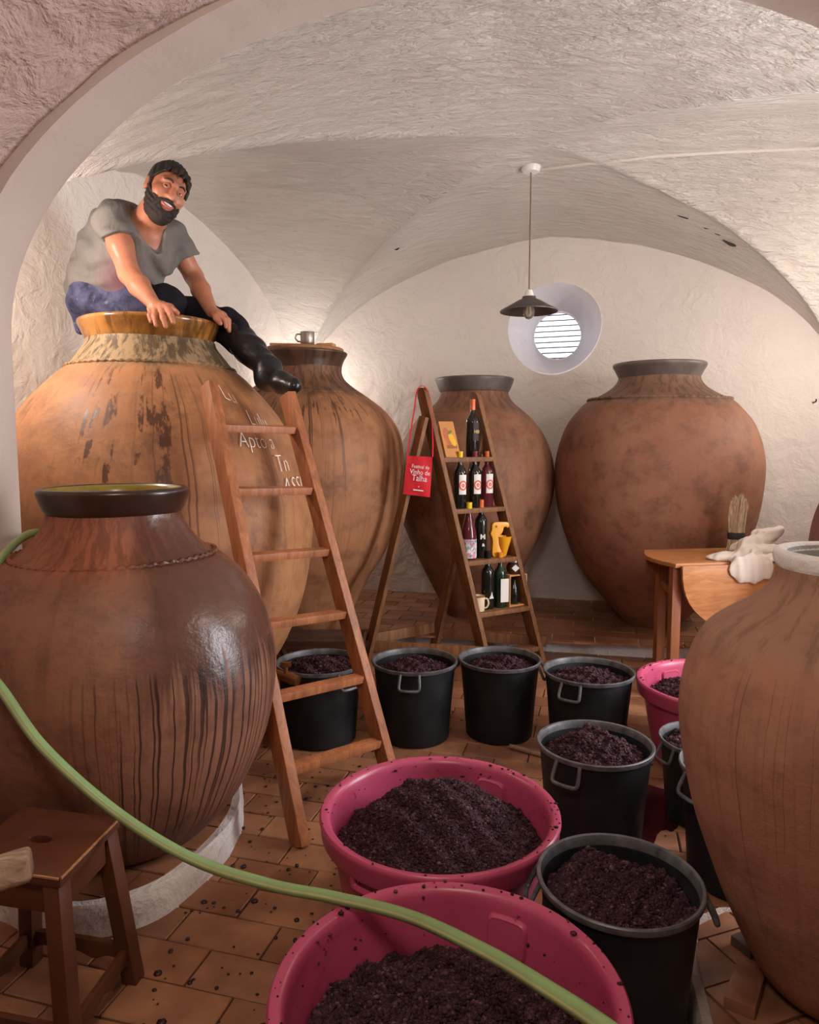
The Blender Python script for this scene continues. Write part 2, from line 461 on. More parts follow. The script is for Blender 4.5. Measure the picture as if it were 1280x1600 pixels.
# ---- near bay: vault, walls, wall behind the viewer
NB = (-2.42, 1.50, -3.0, AY0 + 0.01)
def planN(u, v): return NB[0] + (NB[1]-NB[0])*u, NB[2] + (NB[3]-NB[2])*v
def vzN(u, v):
    fa = math.sqrt(max(0.0, 1 - (2*u-1)**2)); fb = math.sqrt(max(0.0, 1 - (2*v-1)**2))
    return 1.685 + max(fa*1.385, fb*1.385)
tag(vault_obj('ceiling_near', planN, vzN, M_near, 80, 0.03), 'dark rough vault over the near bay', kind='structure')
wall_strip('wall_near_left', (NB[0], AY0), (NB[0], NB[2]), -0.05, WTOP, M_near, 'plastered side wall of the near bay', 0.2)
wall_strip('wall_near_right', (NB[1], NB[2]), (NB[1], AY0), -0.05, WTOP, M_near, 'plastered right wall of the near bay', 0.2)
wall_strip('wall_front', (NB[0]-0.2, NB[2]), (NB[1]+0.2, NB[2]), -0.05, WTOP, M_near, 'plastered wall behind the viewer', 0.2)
b = MB(); q = [room(-3.8, -3.3), room(3.0, -3.3), room(3.0, 7.1), room(-3.8, 7.1)]
b.add([(x, y, WTOP) for x, y, _ in q] + [(x, y, WTOP+0.15) for x, y, _ in q], [(0,1,2,3), (7,6,5,4), (0,4,5,1), (1,5,6,2), (2,6,7,3), (3,7,4,0)])
tag(b.obj('light_block_slab', M_near, smooth=False), 'unseen slab added above the vaults to keep sky light out', kind='structure')  # added to stop sky light leaking past the single-sheet vaults

# ---- raised kerbs with tiled tops
def clip_poly(poly, clip):
    out = poly
    for i in range(len(clip)):
        a, b_ = clip[i], clip[(i+1) % len(clip)]; inp, out = out, []
        def side(p): return (b_[0]-a[0])*(p[1]-a[1]) - (b_[1]-a[1])*(p[0]-a[0])
        for j in range(len(inp)):
            p, q = inp[j-1], inp[j]; sp_, sq = side(p), side(q)
            if (sp_ >= 0) != (sq >= 0):
                t = sp_/(sp_-sq); out.append((p[0]+(q[0]-p[0])*t, p[1]+(q[1]-p[1])*t))
            if sq >= 0: out.append(q)
        if not out: return []
    return out
def area2(p): return 0.5*sum(p[i-1][0]*p[i][1]-p[i][0]*p[i-1][1] for i in range(len(p)))
def plinth(name, label, poly, z, ang, tl=0.31, tw=0.16, edge=0.035, mat=None):
    if area2(poly) < 0: poly = poly[::-1]
    n = len(poly); c = Vector((sum(p[0] for p in poly)/n, sum(p[1] for p in poly)/n))
    m = MB(); vs = []
    for k, (zz, off) in enumerate(((-0.02, 0.012), (z*0.5, 0.004), (z - 0.012, 0.0), (z, -0.008))):
        for i, p in enumerate(poly):
            d = (Vector(p) - c).normalized() * (off + 0.012*fnoise((p[0]*3, p[1]*3, zz*6), 2.0))
            vs.append((p[0]+d.x, p[1]+d.y, zz + (0.006*fnoise((p[0], p[1], 0), 5) if k == 3 else 0)))
    fs = [(k*n+i, k*n+(i+1) % n, (k+1)*n+(i+1) % n, (k+1)*n+i) for k in range(3) for i in range(n)]
    ins = []
    for p in poly:
        d = (Vector(p) - c); d = d * (1 - edge/max(d.length, .01)); ins.append((c.x+d.x, c.y+d.y))
    base = len(vs); vs += [(x, y, z) for x, y in ins] + [(x, y, z-0.014) for x, y in ins]
    fs += [(3*n+i, 3*n+(i+1) % n, base+(i+1) % n, base+i) for i in range(n)]
    fs += [(base+i, base+(i+1) % n, base+n+(i+1) % n, base+n+i) for i in range(n)]
    fs.append(tuple(base+n+i for i in range(n)))
    hs = sorted(ins)                                        # convex outline for trimming the tiles
    def half(pts):
        h = []
        for p in pts:
            while len(h) >= 2 and (h[-1][0]-h[-2][0])*(p[1]-h[-2][1]) - (h[-1][1]-h[-2][1])*(p[0]-h[-2][0]) <= 0: h.pop()
            h.append(p)
        return h[:-1]
    ins = half(hs) + half(hs[::-1])
    pl = tag(m.add(vs, fs).obj(name, mat or M_lime, angle=35), label, kind='structure')
    ca_, sa_ = math.cos(ang), math.sin(ang)
    for j in range(-30, 30):
        for i in range(-16, 16):
            u = (i + (0.5 if j % 2 else 0))*tl; v = j*tw; g_ = 0.004
            q = [(c.x + (u+a)*ca_ - (v+b2)*sa_, c.y + (u+a)*sa_ + (v+b2)*ca_) for a, b2 in ((g_, g_), (tl-g_, g_), (tl-g_, tw-g_), (g_, tw-g_))]
            q = clip_poly(q, ins)
            if len(q) >= 3 and abs(area2(q)) > 0.0012 and in_view(*q[0], z, 200):
                t = MB().prism(q, (0, 0, z-0.012), (1,0,0), (0,1,0), (0,0,1), 0.015 + random.uniform(-.002, .002))
                t.obj('tile', M_tile, pl, smooth=False)
    return pl
def loop_pts(pts, n=6): return [(p.x, p.y) for p in spline([(x, y, 0) for x, y in pts], n, closed=True)]
pk = [ground(*q, 0.105) for q in ((376, 1262), (352, 1250), (376, 1275), (345, 1325), (290, 1385), (235, 1418), (150, 1440), (80, 1430), (0, 1402))]
kerb = [(-0.80, 3.10), (-0.72, 2.95), (-0.69, 2.78), (-0.70, 2.60), (-0.75, 2.42), (-0.82, 2.28), (-0.93, 2.19), (-1.07, 2.15), (-1.22, 2.19), (-1.36, 2.26), (-1.62, 2.34), (-1.95, 2.40), (-2.05, 2.75), (-1.7, 3.1), (-1.2, 3.16)]
plinth('floor_plinth_left', 'low tiled plinth with a curved white kerb under the glossy jar', loop_pts(kerb, 4), 0.105, R(-15))
bp = [room(-3.0, 5.05), room(-1.9, 5.28), room(-0.6, 5.42), room(2.4, 5.42), room(2.4, 6.75), room(-3.0, 6.75)]
plinth('floor_plinth_back', 'low tiled plinth with a white kerb along the back wall', [(p[0], p[1]) for p in bp], 0.12, R(-13), edge=0.05)
rp = [(0.68, 1.15), (0.73, 1.66), (0.79, 1.95), (0.86, 2.10), (0.98, 2.17), (1.55, 2.17), (1.75, 1.8), (1.75, 1.15)]
plinth('floor_plinth_right', 'low worn plinth of broken tiles under the right jar', rp, 0.10, R(20), mat=plaster('dark_lime_kerb', (0.26, 0.20, 0.17), (0.36, 0.29, 0.25), 0.6, 0.5))  # kerb lime in a darker tone than the other plinths

# =================================================================== JARS
def terra(name, c_dark, c_mid, c_light, seed=0.0, rough=0.62, drip=None, neck=None, wet=None, streak=0.35, stain=None):
    """fired clay. drip: (angle centre, half width, top z, longest run, colour, strength, frequency, threshold)
       neck: (z, colour, amount) discoloured clay above z;  wet: (angle, half width, z0, z1) polished/wet zone"""
    g = G(name, rough, 0.4); p = g.tc.outputs['Object']; x, y, z = g.xyz(p)
    ang = g.math('ARCTAN2', x, g.math('MULTIPLY', y, -1.0))
    ps = g.mapping(p, (1, 1, 1), (seed, seed*0.3, seed*0.7))
    a = g.noise(ps, 2.2, 5, 0.6); b_ = g.noise(g.mapping(p, (1, 1, 1.25), (seed, 0, 0)), 6, 6, 0.68, 0.1); f = g.noise(ps, 40, 4, 0.7)
    c = g.mix(g.mapr(a, 0.32, 0.66), c_mid, c_light)
    c = g.mix(g.mapr(b_, 0.46, 0.74, 0, 0.75), c, c_dark)
    sm = g.noise(ps, 4.5, 6, 0.7, 0.3); c = g.mix(g.mapr(sm, 0.56, 0.70, 0, 0.55), c, tuple(q*0.55 for q in c_dark)); c = g.mix(g.mapr(sm, 0.44, 0.32, 0, 0.35), c, c_light)
    vs_ = g.noise(g.vec(g.math('MULTIPLY', ang, 9.0), seed, g.math('MULTIPLY', z, 1.1)), 2.0, 4, 0.6)
    c = g.mix(g.mapr(vs_, 0.52, 0.72, 0, streak), c, c_dark)
    c = g.mix(g.mapr(f, 0.66, 0.8, 0, 0.25), c, tuple(min(1, q*1.7) for q in c_light))
    ro = g.mapr(b_, 0.3, 0.8, rough + 0.06, rough - 0.10)
    if neck:
        nz, nc, na = neck
        e = g.math('ADD', z, g.math('MULTIPLY', g.math('SUBTRACT', b_, 0.5), 0.12))
        k = g.math('MULTIPLY', g.mapr(e, (nz-0.05)*S, (nz+0.01)*S), g.mapr(a, 0.2, 0.6, na*0.6, na))
        c = g.mix(k, c, nc)
        pat = g.noise(g.vec(g.math('MULTIPLY', ang, 4), 4.0+seed, g.math('MULTIPLY', z, 6.0)), 2.0, 6, 0.7, 0.5)
        c = g.mix(g.math('MULTIPLY', g.mapr(e, (nz-0.05)*S, (nz+0.01)*S), g.mapr(g.math('ADD', pat, g.math('MULTIPLY', ang, 0.03)), 0.47, 0.565, 0, 0.85*na)), c, tuple(q*0.20 for q in nc))
    if stain:
        sz0, sz1, scol, sam = stain
        c = g.mix(g.mapr(z, sz0*S, sz1*S, sam, 0), c, scol)
    if wet:
        wa, ww, z0, z1 = wet
        wn = g.math('ADD', g.math('MULTIPLY', g.math('SUBTRACT', a, 0.5), 0.7), g.math('SUBTRACT', ang, wa))
        k = g.math('MULTIPLY', g.mapr(g.math('ABSOLUTE', wn), ww*0.65, ww, 1, 0), g.mapr(g.math('ADD', z, g.math('MULTIPLY', g.math('SUBTRACT', vs_, 0.5), 0.5)), z0*S, (z0+0.12)*S))
        c = g.mix(g.math('MULTIPLY', k, 0.72), c, srgb(62, 42, 36)); ro = g.mix(k, ro, (0.27, 0.27, 0.27))
    for dr in (drip or []):
        da, dw, zt, run, dc, st, fr, th = dr[:8]
        wob = g.math('MULTIPLY', g.noise(g.vec(ang, seed, g.math('MULTIPLY', z, 2.0)), 3.0, 2), 0.05)
        av = g.math('ADD', ang, wob)
        n1 = g.noise(g.vec(g.math('MULTIPLY', av, fr), 11.0+seed, g.math('MULTIPLY', z, 0.25)), 1.0, 2, 0.5)
        n2 = g.noise(g.vec(g.math('MULTIPLY', av, fr*0.8), 31.0+seed, 0.0), 1.0, 1, 0.5)
        ln = g.math('MULTIPLY', g.mapr(n2, 0.3, 0.72), run*S)
        zl = g.math('SUBTRACT', zt*S, ln)
        k = g.mapr(n1, th, th+0.035)
        k = g.math('MULTIPLY', k, g.mapr(g.math('SUBTRACT', z, zl), 0.0, 0.03))
        k = g.math('MULTIPLY', k, g.mapr(g.math('SUBTRACT', zt*S, z), 0.0, 0.04))
        k = g.math('MULTIPLY', k, g.mapr(g.math('ABSOLUTE', g.math('SUBTRACT', ang, da)), dw*0.6, dw, 1, 0))
        if len(dr) > 8:                       # broken, splashed runs
            br_ = g.noise(g.vec(g.math('MULTIPLY', ang, fr*0.35), 51.0+seed, g.math('MULTIPLY', z, 7.0)), 1.0, 4, 0.7)
            k = g.math('MULTIPLY', k, g.mapr(br_, dr[8], dr[8]+0.06))
        c = g.mix(g.math('MULTIPLY', k, st), c, dc); ro = g.mix(g.math('MULTIPLY', k, 0.6), ro, (0.35, 0.35, 0.35))
    nb = g.bump(b_, 0.25, 0.02); nb = g.bump(f, 0.22, 0.004, nb)
    return g.out(c, rough=ro, normal=nb)
def glaze(name, c1, c2, rough=0.2, scale=6, drips=True):
    g = G(name, rough, 0.6); p = g.tc.outputs['Object']; x, y, z = g.xyz(p)
    ang = g.math('ARCTAN2', x, g.math('MULTIPLY', y, -1.0))
    a = g.noise(p, scale, 4, 0.6); b_ = g.noise(g.vec(g.math('MULTIPLY', ang, 5), 2.0, g.math('MULTIPLY', z, 3.0)), 2.0, 5, 0.65, 0.4)
    c = g.mix(g.mapr(a, 0.35, 0.65), c1, c2)
    if drips: c = g.mix(g.mapr(g.math('ADD', b_, g.math('MULTIPLY', ang, 0.06)), 0.50, 0.62, 0, 0.8), c, tuple(q*0.28 for q in c1))
    return g.out(c, normal=g.bump(a, 0.15, 0.01))

def jar(label, loc, body_prof, rim_prof, inner_prof, mats, rope=None, seed=1, group='clay wine jars', seg=96):
    """profiles are (r, z) above the jar's foot"""
    t = empty('clay_jar', loc, label, 'jar', group)
    def wob(a, z): return 0.006*math.sin(2*a + seed + z) + 0.004*math.sin(3*a - seed*2 + 2*z) + 0.0025*math.sin(9*z + a)
    bp_ = smooth_profile(body_prof, 8)
    m = MB(); m.lathe([(0.001, bp_[0][1])] + bp_, loc, seg, wob=wob); m.obj('body', mats[0], t)
    m = MB(); m.lathe(smooth_profile(rim_prof, 5), loc, seg, wob=lambda a, z: wob(a, 1.0)*0.6); m.obj('rim', mats[1], t)
    m = MB(); m.lathe(smooth_profile(inner_prof, 5), loc, 64, wob=lambda a, z: wob(a, 1.0)*0.6); m.obj('lining', mats[2], t)
    if rope:
        rz, rr, rt, nn = rope
        m = MB(); pts = []; rs = []
        for k in range(nn*4):
            a = 2*math.pi*k/(nn*4); q = rr*(1 + wob(a, rz)); zz = rz + 0.004*math.sin(2*a + seed)
            pts.append((loc[0]+q*math.sin(a), loc[1]-q*math.cos(a), loc[2]+zz + rt*0.35*math.sin(a*nn))); rs.append(rt*(1 + 0.30*math.cos(a*nn)))
        m.tube(pts, rs, 6, closed=True); m.obj('clay_cord', mats[0], t)
    t['_prof'] = [c for q in bp_ for c in q]
    return t
def jar_r(t, z):
    pr = list(t['_prof']); q = list(zip(pr[0::2], pr[1::2]))
    for (r0, z0), (r1, z1) in zip(q, q[1:]):
        if min(z0, z1) <= z <= max(z0, z1) and z1 != z0: return r0 + (r1-r0)*(z-z0)/(z1-z0)
    return q[-1][0]

WINE = srgb(58, 30, 24)
# -- the largest jar, under the man
J1 = (-1.378, 3.93, 0.0)
m1 = terra('clay_ochre', srgb(110, 70, 46), srgb(154, 103, 67), srgb(176, 124, 82), 1.0, 0.6,
           drip=[(0.16, 0.42, 1.95, 1.3, WINE, 0.8, 24, 0.48, 0.50), (0.75, 0.60, 1.92, 2.1, srgb(92, 56, 38), 0.75, 40, 0.60), (-0.35, 0.6, 1.93, 0.5, srgb(78, 46, 32), 0.7, 22, 0.58, 0.46)],
           neck=(1.965, srgb(150, 126, 94), 1.0), streak=0.25)
mr1 = glaze('glaze_ochre', srgb(164, 112, 52), srgb(104, 66, 34), 0.16, 7)
mi1 = glaze('glaze_pale_lining', srgb(190, 170, 120), srgb(150, 124, 80), 0.3)
jar1 = jar('largest ochre clay jar with dark drips, the man sitting on its rim', J1,
    [(0.30, 0.0), (0.40, 0.10), (0.555, 0.27), (0.690, 0.46), (0.800, 0.75), (0.848, 1.06), (0.835, 1.30), (0.765, 1.52), (0.645, 1.73), (0.50, 1.89), (0.425, 1.955), (0.372, 2.02), (0.335, 2.07), (0.325, 2.10)],
    [(0.318, 2.085), (0.328, 2.10), (0.340, 2.13), (0.356, 2.165), (0.362, 2.185), (0.352, 2.198), (0.325, 2.198), (0.305, 2.18)],
    [(0.310, 2.19), (0.297, 2.15), (0.29, 2.08), (0.33, 2.0), (0.45, 1.88), (0.6, 1.7), (0.6, 1.2), (0.02, 1.2)],
    (m1, mr1, mi1), rope=(1.955, 0.427, 0.009, 70), seed=1)
# chalk writing on its right side
M_chalk = plain('chalk', (0.80, 0.76, 0.70), 0.9, 0.25, 60)
def chalk(text, ang, z, size, slant=0.0, name='chalk_writing'):
    cu = bpy.data.curves.new('t', 'FONT'); cu.body = text; cu.size = size; cu.resolution_u = 3; cu.offset = -0.0022*size/0.1
    ob = bpy.data.objects.new('t', cu); col.objects.link(ob); dg = bpy.context.evaluated_depsgraph_get()
    me = ob.evaluated_get(dg).to_mesh(); vs = [v.co.copy() for v in me.vertices]; fs = [tuple(p.vertices) for p in me.polygons]
    ob.to_mesh_clear(); bpy.data.objects.remove(ob); bpy.data.curves.remove(cu)
    m = MB(); out = []
    for v in vs:
        zz = z + v.y*0.9 + v.x*slant; r_ = jar_r(jar1, zz) + 0.006; a = ang + (v.x*0.75 + v.y*0.12)/0.8
        out.append((J1[0] + r_*math.sin(a), J1[1] - r_*math.cos(a), zz))
    m.add(out, fs); m.obj(name, M_chalk, jar1, smooth=False)
chalk('Lu', 0.90, 1.78, 0.12, -0.25); chalk('Lulu', 1.03, 1.655, 0.12, -0.12); chalk('Apto a', 0.86, 1.545, 0.125, -0.04); chalk('Tn', 1.12, 1.42, 0.14); chalk('ASSI', 1.13, 1.30, 0.15)
# brass tap low on its right side
M_brass = plain('old_brass', srgb(150, 104, 62), 0.4, 0.25, 20, 0.1, metallic=0.8)
tp = at(447, 1058, 3.34)
d_ = Vector((0.80, -0.42, -0.10)).normalized(); s0 = tp - d_*0.36; e0 = tp + d_*0.07
ta = MB(); ta.tube([s0, tp], [0.026, 0.022], 12); ta.tube([tp, tp + d_*0.03, e0], [0.022, 0.027, 0.024], 12); tap = ta.obj('tap', M_brass, jar1)
tb = MB(); tb.tube([tp, tp + Vector((0, 0, .05))], 0.011, 10); tb.box(tp + Vector((0, 0, .062)), (0.05, 0.014, 0.024)); tb.obj('tap_key', M_brass, tap, bevel=0.004)

# -- jar behind the long ladder
J2 = (-0.775, 5.40, 0.12)
m2 = terra('clay_brown', srgb(104, 68, 46), srgb(154, 104, 70), srgb(172, 120, 82), 5.0, 0.62,
           drip=[(0.25, 1.2, 1.80, 0.30, srgb(66, 38, 28), 0.8, 30, 0.46, 0.50), (0.1, 0.6, 1.78, 1.2, srgb(84, 48, 30), 0.8, 22, 0.60)], neck=(1.80, srgb(104, 76, 58), 0.7))
mr2 = glaze('glaze_dull_brown', srgb(104, 74, 52), srgb(70, 50, 42), 0.35)
jar2 = jar('brown clay jar behind the ladder with boards and a tin mug on top', J2,
    [(0.24, 0.0), (0.33, 0.15), (0.47, 0.43), (0.585, 0.62), (0.69, 0.92), (0.732, 1.22), (0.725, 1.40), (0.690, 1.54), (0.60, 1.67), (0.46, 1.78), (0.37, 1.84), (0.30, 1.90), (0.275, 1.95), (0.275, 1.99)],
    [(0.272, 1.98), (0.278, 2.0), (0.292, 2.04), (0.312, 2.075), (0.318, 2.09), (0.308, 2.10), (0.28, 2.10), (0.262, 2.08)],
    [(0.266, 2.095), (0.25, 2.05), (0.245, 1.95), (0.3, 1.85), (0.3, 1.5), (0.02, 1.5)],
    (m2, mr2, mi1), rope=(1.795, 0.435, 0.006, 10), seed=2)
# -- small jar behind the shelf ladder
J3 = (0.534, 6.02, 0.12)
m3 = terra('clay_red_brown', srgb(92, 58, 44), srgb(140, 94, 70), srgb(156, 110, 82), 9.0, 0.66, neck=(1.70, srgb(126, 88, 66), 0.5))
mr3 = glaze('glaze_grey', srgb(112, 100, 92), srgb(84, 74, 70), 0.45, 6, False)
jar3 = jar('slim brown clay jar with a grey rim behind the shelf ladder', J3,
    [(0.22, 0.0), (0.30, 0.16), (0.43, 0.42), (0.56, 0.70), (0.635, 0.93), (0.660, 1.10), (0.640, 1.30), (0.575, 1.48), (0.480, 1.62), (0.395, 1.70), (0.315, 1.77), (0.278, 1.83), (0.276, 1.86)],
    [(0.272, 1.85), (0.285, 1.86), (0.303, 1.90), (0.318, 1.945), (0.318, 1.962), (0.305, 1.968), (0.28, 1.965), (0.262, 1.94)],
    [(0.266, 1.96), (0.25, 1.92), (0.25, 1.83), (0.3, 1.75), (0.3, 1.4), (0.02, 1.4)],
    (m3, mr3, mr3), rope=(1.675, 0.418, 0.007, 12), seed=3)
# -- big jar on the right of the back wall
J4 = (1.942, 5.70, 0.12)
m4 = terra('clay_rust', srgb(84, 54, 42), srgb(134, 88, 66), srgb(150, 104, 80), 13.0, 0.68, neck=(1.76, srgb(122, 100, 82), 0.6), streak=0.15)
jar4 = jar('wide rust-brown clay jar with a grey rim right of the round window', J4,
    [(0.20, 0.0), (0.28, 0.08), (0.40, 0.22), (0.52, 0.37), (0.64, 0.58), (0.735, 0.86), (0.775, 1.15), (0.762, 1.36), (0.695, 1.57), (0.60, 1.70), (0.530, 1.765), (0.44, 1.81), (0.36, 1.86), (0.315, 1.91), (0.302, 1.945)],
    [(0.297, 1.935), (0.305, 1.95), (0.325, 1.99), (0.345, 2.025), (0.347, 2.045), (0.335, 2.052), (0.31, 2.05), (0.288, 2.03)],
    [(0.292, 2.045), (0.276, 2.0), (0.275, 1.93), (0.4, 1.8), (0.5, 1.6), (0.5, 1.3), (0.02, 1.3)],
    (m4, mr3, mr3), rope=(1.772, 0.528, 0.010, 60), seed=4)
# -- glossy dark jar in front on the left
J5 = (-1.061, 2.60, 0.105)
m5 = terra('clay_wet_dark', srgb(80, 50, 40), srgb(124, 80, 60), srgb(140, 94, 70), 17.0, 0.62,
           drip=[(0.88, 0.85, 0.78, 1.9, srgb(46, 28, 24), 0.85, 30, 0.52)], neck=(1.06, srgb(160, 86, 54), 0.55), wet=(1.15, 0.70, 0.62, 1.3), streak=0.3)
mr5 = glaze('glaze_dark_brown', srgb(66, 42, 30), srgb(44, 28, 22), 0.28, 5, False)
mi5 = glaze('glaze_olive', srgb(150, 132, 52), srgb(118, 100, 38), 0.22, 5, False)
jar5 = jar('dark glossy clay jar with a brown rim, in front on the left', J5,
    [(0.235, 0.0), (0.285, 0.03), (0.368, 0.11), (0.445, 0.22), (0.522, 0.40), (0.556, 0.60), (0.550, 0.73), (0.512, 0.87), (0.445, 0.98), (0.375, 1.045), (0.338, 1.065), (0.295, 1.10), (0.255, 1.15), (0.234, 1.195), (0.229, 1.225)],
    [(0.226, 1.21), (0.236, 1.222), (0.246, 1.245), (0.256, 1.275), (0.259, 1.292), (0.250, 1.302), (0.236, 1.302), (0.226, 1.292)],
    [(0.238, 1.3025), (0.226, 1.293), (0.217, 1.27), (0.207, 1.22), (0.21, 1.15), (0.3, 1.05), (0.4, 0.85), (0.4, 0.6), (0.02, 0.6)],
    (m5, mr5, mi5), rope=(1.062, 0.346, 0.0085, 64), seed=5)
# -- matt jar at the right edge
J6 = (1.134, 1.80, 0.10)
m6 = terra('clay_matt_red', srgb(98, 64, 50), srgb(146, 96, 74), srgb(160, 112, 88), 23.0, 0.75, neck=(0.97, srgb(136, 110, 90), 0.4), streak=0.30,
           drip=[(-0.9, 0.9, 0.95, 0.9, srgb(72, 44, 36), 0.55, 60, 0.6)])
mr6 = plaster('limewashed_rim', (0.66, 0.63, 0.59), (0.80, 0.78, 0.74), 0.4, 0.5)
mi6 = plaster('grey_jar_lining', (0.34, 0.33, 0.30), (0.42, 0.41, 0.38), 0.3, 0.4)
jar6 = jar('matt red clay jar with a whitewashed rim at the right edge', J6,
    [(0.13, 0.0), (0.19, 0.06), (0.262, 0.20), (0.318, 0.34), (0.372, 0.50), (0.408, 0.68), (0.413, 0.78), (0.396, 0.88), (0.357, 0.965), (0.30, 1.015), (0.255, 1.045), (0.212, 1.085), (0.193, 1.12), (0.188, 1.155)],
    [(0.184, 1.145), (0.193, 1.16), (0.197, 1.18), (0.193, 1.192), (0.18, 1.196), (0.166, 1.19), (0.158, 1.175)],
    [(0.163, 1.188), (0.156, 1.16), (0.158, 1.10), (0.25, 1.0), (0.33, 0.8), (0.3, 0.5), (0.02, 0.5)],
    (m6, mr6, mi6), seed=6)
# -- one more jar, only its shoulder in view on the far right
J7 = (2.78, 3.98, 0.0)
m7 = terra('clay_plum', srgb(74, 44, 42), srgb(122, 80, 74), srgb(136, 92, 84), 29.0, 0.7)
jar7 = jar('plum brown clay jar whose shoulder shows at the right edge', J7,
    [(0.22, 0.0), (0.34, 0.2), (0.43, 0.5), (0.49, 0.8), (0.495, 0.98), (0.47, 1.15), (0.42, 1.3), (0.37, 1.44), (0.30, 1.54), (0.26, 1.60), (0.25, 1.66)],
    [(0.245, 1.65), (0.265, 1.68), (0.285, 1.72), (0.28, 1.735), (0.25, 1.735), (0.23, 1.71)],
    [(0.236, 1.73), (0.22, 1.68), (0.22, 1.6), (0.3, 1.4), (0.3, 1.2), (0.02, 1.2)],
    (m7, mr2, mr2), seed=7)

# =================================================================== BUCKETS, TUBS, POMACE
def black_plastic():
    g = G('black_plastic', 0.5, 0.25); p = g.tc.outputs['Object']; a = g.noise(p, 9, 4); f = g.noise(p, 60, 3)
    c = g.mix(g.mapr(a, 0.35, 0.7), (0.008, 0.009, 0.010), (0.018, 0.018, 0.019))
    c = g.mix(g.mapr(f, 0.68, 0.8, 0, 0.3), c, (0.09, 0.08, 0.08))
    return g.out(c, rough=g.mapr(a, 0.3, 0.7, 0.45, 0.6), normal=g.bump(f, 0.06, 0.003))
M_black = black_plastic()
M_blackrim = plain('worn_black_rim', (0.085, 0.085, 0.088), 0.42, 0.5, 30, 0.1)
def pink_plastic():
    g = G('pink_plastic', 0.36, 0.45); p = g.tc.outputs['Object']; a = g.noise(p, 5, 4); f = g.noise(p, 36, 3, 0.6); z = g.xyz(p)[2]
    c = g.mix(g.mapr(a, 0.3, 0.7), srgb(166, 60, 92), srgb(182, 76, 106))
    c = g.mix(g.mapr(f, 0.69, 0.74, 0, 0.85), c, srgb(56, 18, 34))
    return g.out(c, rough=g.mapr(a, 0.3, 0.7, 0.26, 0.40), normal=g.bump(f, 0.05, 0.003))
M_pink = pink_plastic()
def pomace_mat():
    g = G('grape_pomace', 0.75, 0.18); geo = g.n('ShaderNodeNewGeometry'); p = geo.outputs['Position']
    a = g.noise(p, 10, 4, 0.6); f = g.noise(p, 110, 3, 0.7); r_ = geo.outputs['Random Per Island']
    c = g.ramp(r_, [(0.0, srgb(38, 20, 25)), (0.45, srgb(58, 33, 39)), (0.85, srgb(74, 45, 51)), (0.96, srgb(98, 68, 68)), (1.0, srgb(112, 84, 80))])
    c = g.mix(g.mapr(f, 0.45, 0.7, 0, 0.6), c, srgb(28, 14, 20))
    c = g.mix(g.mapr(a, 0.5, 0.75, 0, 0.4), c, srgb(84, 52, 64))
    return g.out(c, normal=g.bump(f, 0.5, 0.006))
M_pom = pomace_mat()

ICO_V = None
def ico():
    global ICO_V, ICO_F
    if ICO_V is None:
        bm = bmesh.new(); bmesh.ops.create_icosphere(bm, subdivisions=1, radius=1.0); bm.verts.ensure_lookup_table()
        ICO_V = np.array([v.co[:] for v in bm.verts]); ICO_F = np.array([[v.index for v in f.verts] for f in bm.faces]); bm.free()
    return ICO_V, ICO_F
def pomace(label, c, r, zrim, zedge, hump, peak=(0.0, 0.0), n=1500, seed=0, size=0.0085):
    """heap of pressed grape skins in a tub of inner radius r at height zedge; hump = height in the middle"""
    rng = np.random.default_rng(seed)
    def height(x, y):
        d = np.hypot(x, y) / r; q = np.hypot(x - peak[0], y - peak[1]) / r
        h = zedge + hump*np.exp(-(q*1.35)**2) * np.clip(1.25*(1 - d**4), 0, 1)
        h += 0.010*np.sin(x*31 + seed)*np.cos(y*27 - seed) + 0.008*np.sin(x*57 + y*44 + seed*2) + 0.005*np.sin(x*120 - y*97 + seed)
        return h
    nr, na = 40, 110; V = [(0, 0)]
    for i in range(1, nr+1):
        for k in range(na):
            a = 2*math.pi*k/na; V.append((r*i/nr*math.sin(a), r*i/nr*math.cos(a)))
    V = np.array(V); z = height(V[:, 0], V[:, 1]) + rng.normal(0, 0.0028, len(V)); z[-na:] -= 0.012
    Q = np.column_stack([V, z])
    Fs = [[0, 1 + (k+1) % na, 1+k] for k in range(na)]
    for i in range(nr-1):
        for k in range(na):
            a, b_ = 1+i*na+k, 1+i*na+(k+1) % na; Fs += [[a, b_, b_+na], [a, b_+na, a+na]]
    iv, if_ = ico(); nv = len(iv)
    rr = r*0.985*np.sqrt(rng.random(n)); aa = rng.random(n)*2*math.pi; x = rr*np.cos(aa); y = rr*np.sin(aa)
    zz = height(x, y) + rng.random(n)*size*0.9
    sc_ = size*(0.55 + 0.7*rng.random((n, 1)))*np.column_stack([0.8+0.7*rng.random(n), 0.7+0.6*rng.random(n), 0.45+0.5*rng.random(n)])
    A = rng.random((n, 3))*6.283; ca_, sa_ = np.cos(A), np.sin(A)
    P_ = iv[None]*sc_[:, None]
    X = P_[..., 0]*ca_[:, :1] - P_[..., 1]*sa_[:, :1]; Y = P_[..., 0]*sa_[:, :1] + P_[..., 1]*ca_[:, :1]; Z = P_[..., 2]
    Y2 = Y*ca_[:, 1:2] - Z*sa_[:, 1:2]; Z2 = Y*sa_[:, 1:2] + Z*ca_[:, 1:2]
    P_ = np.stack([X, Y2, Z2], -1) + np.column_stack([x, y, zz])[:, None]
    Vall = np.vstack([Q, P_.reshape(-1, 3)]) + np.array(c)
    Fall = np.vstack([np.array(Fs), (if_[None] + (len(Q) + np.arange(n)*nv)[:, None, None]).reshape(-1, 3)])
    o = raw_mesh('grape_pomace', Vall, Fall, M_pom, origin=(c[0], c[1], c[2] + zedge))
    tag(o, label, 'pomace', 'heaps of pressed grape skins', 'stuff')

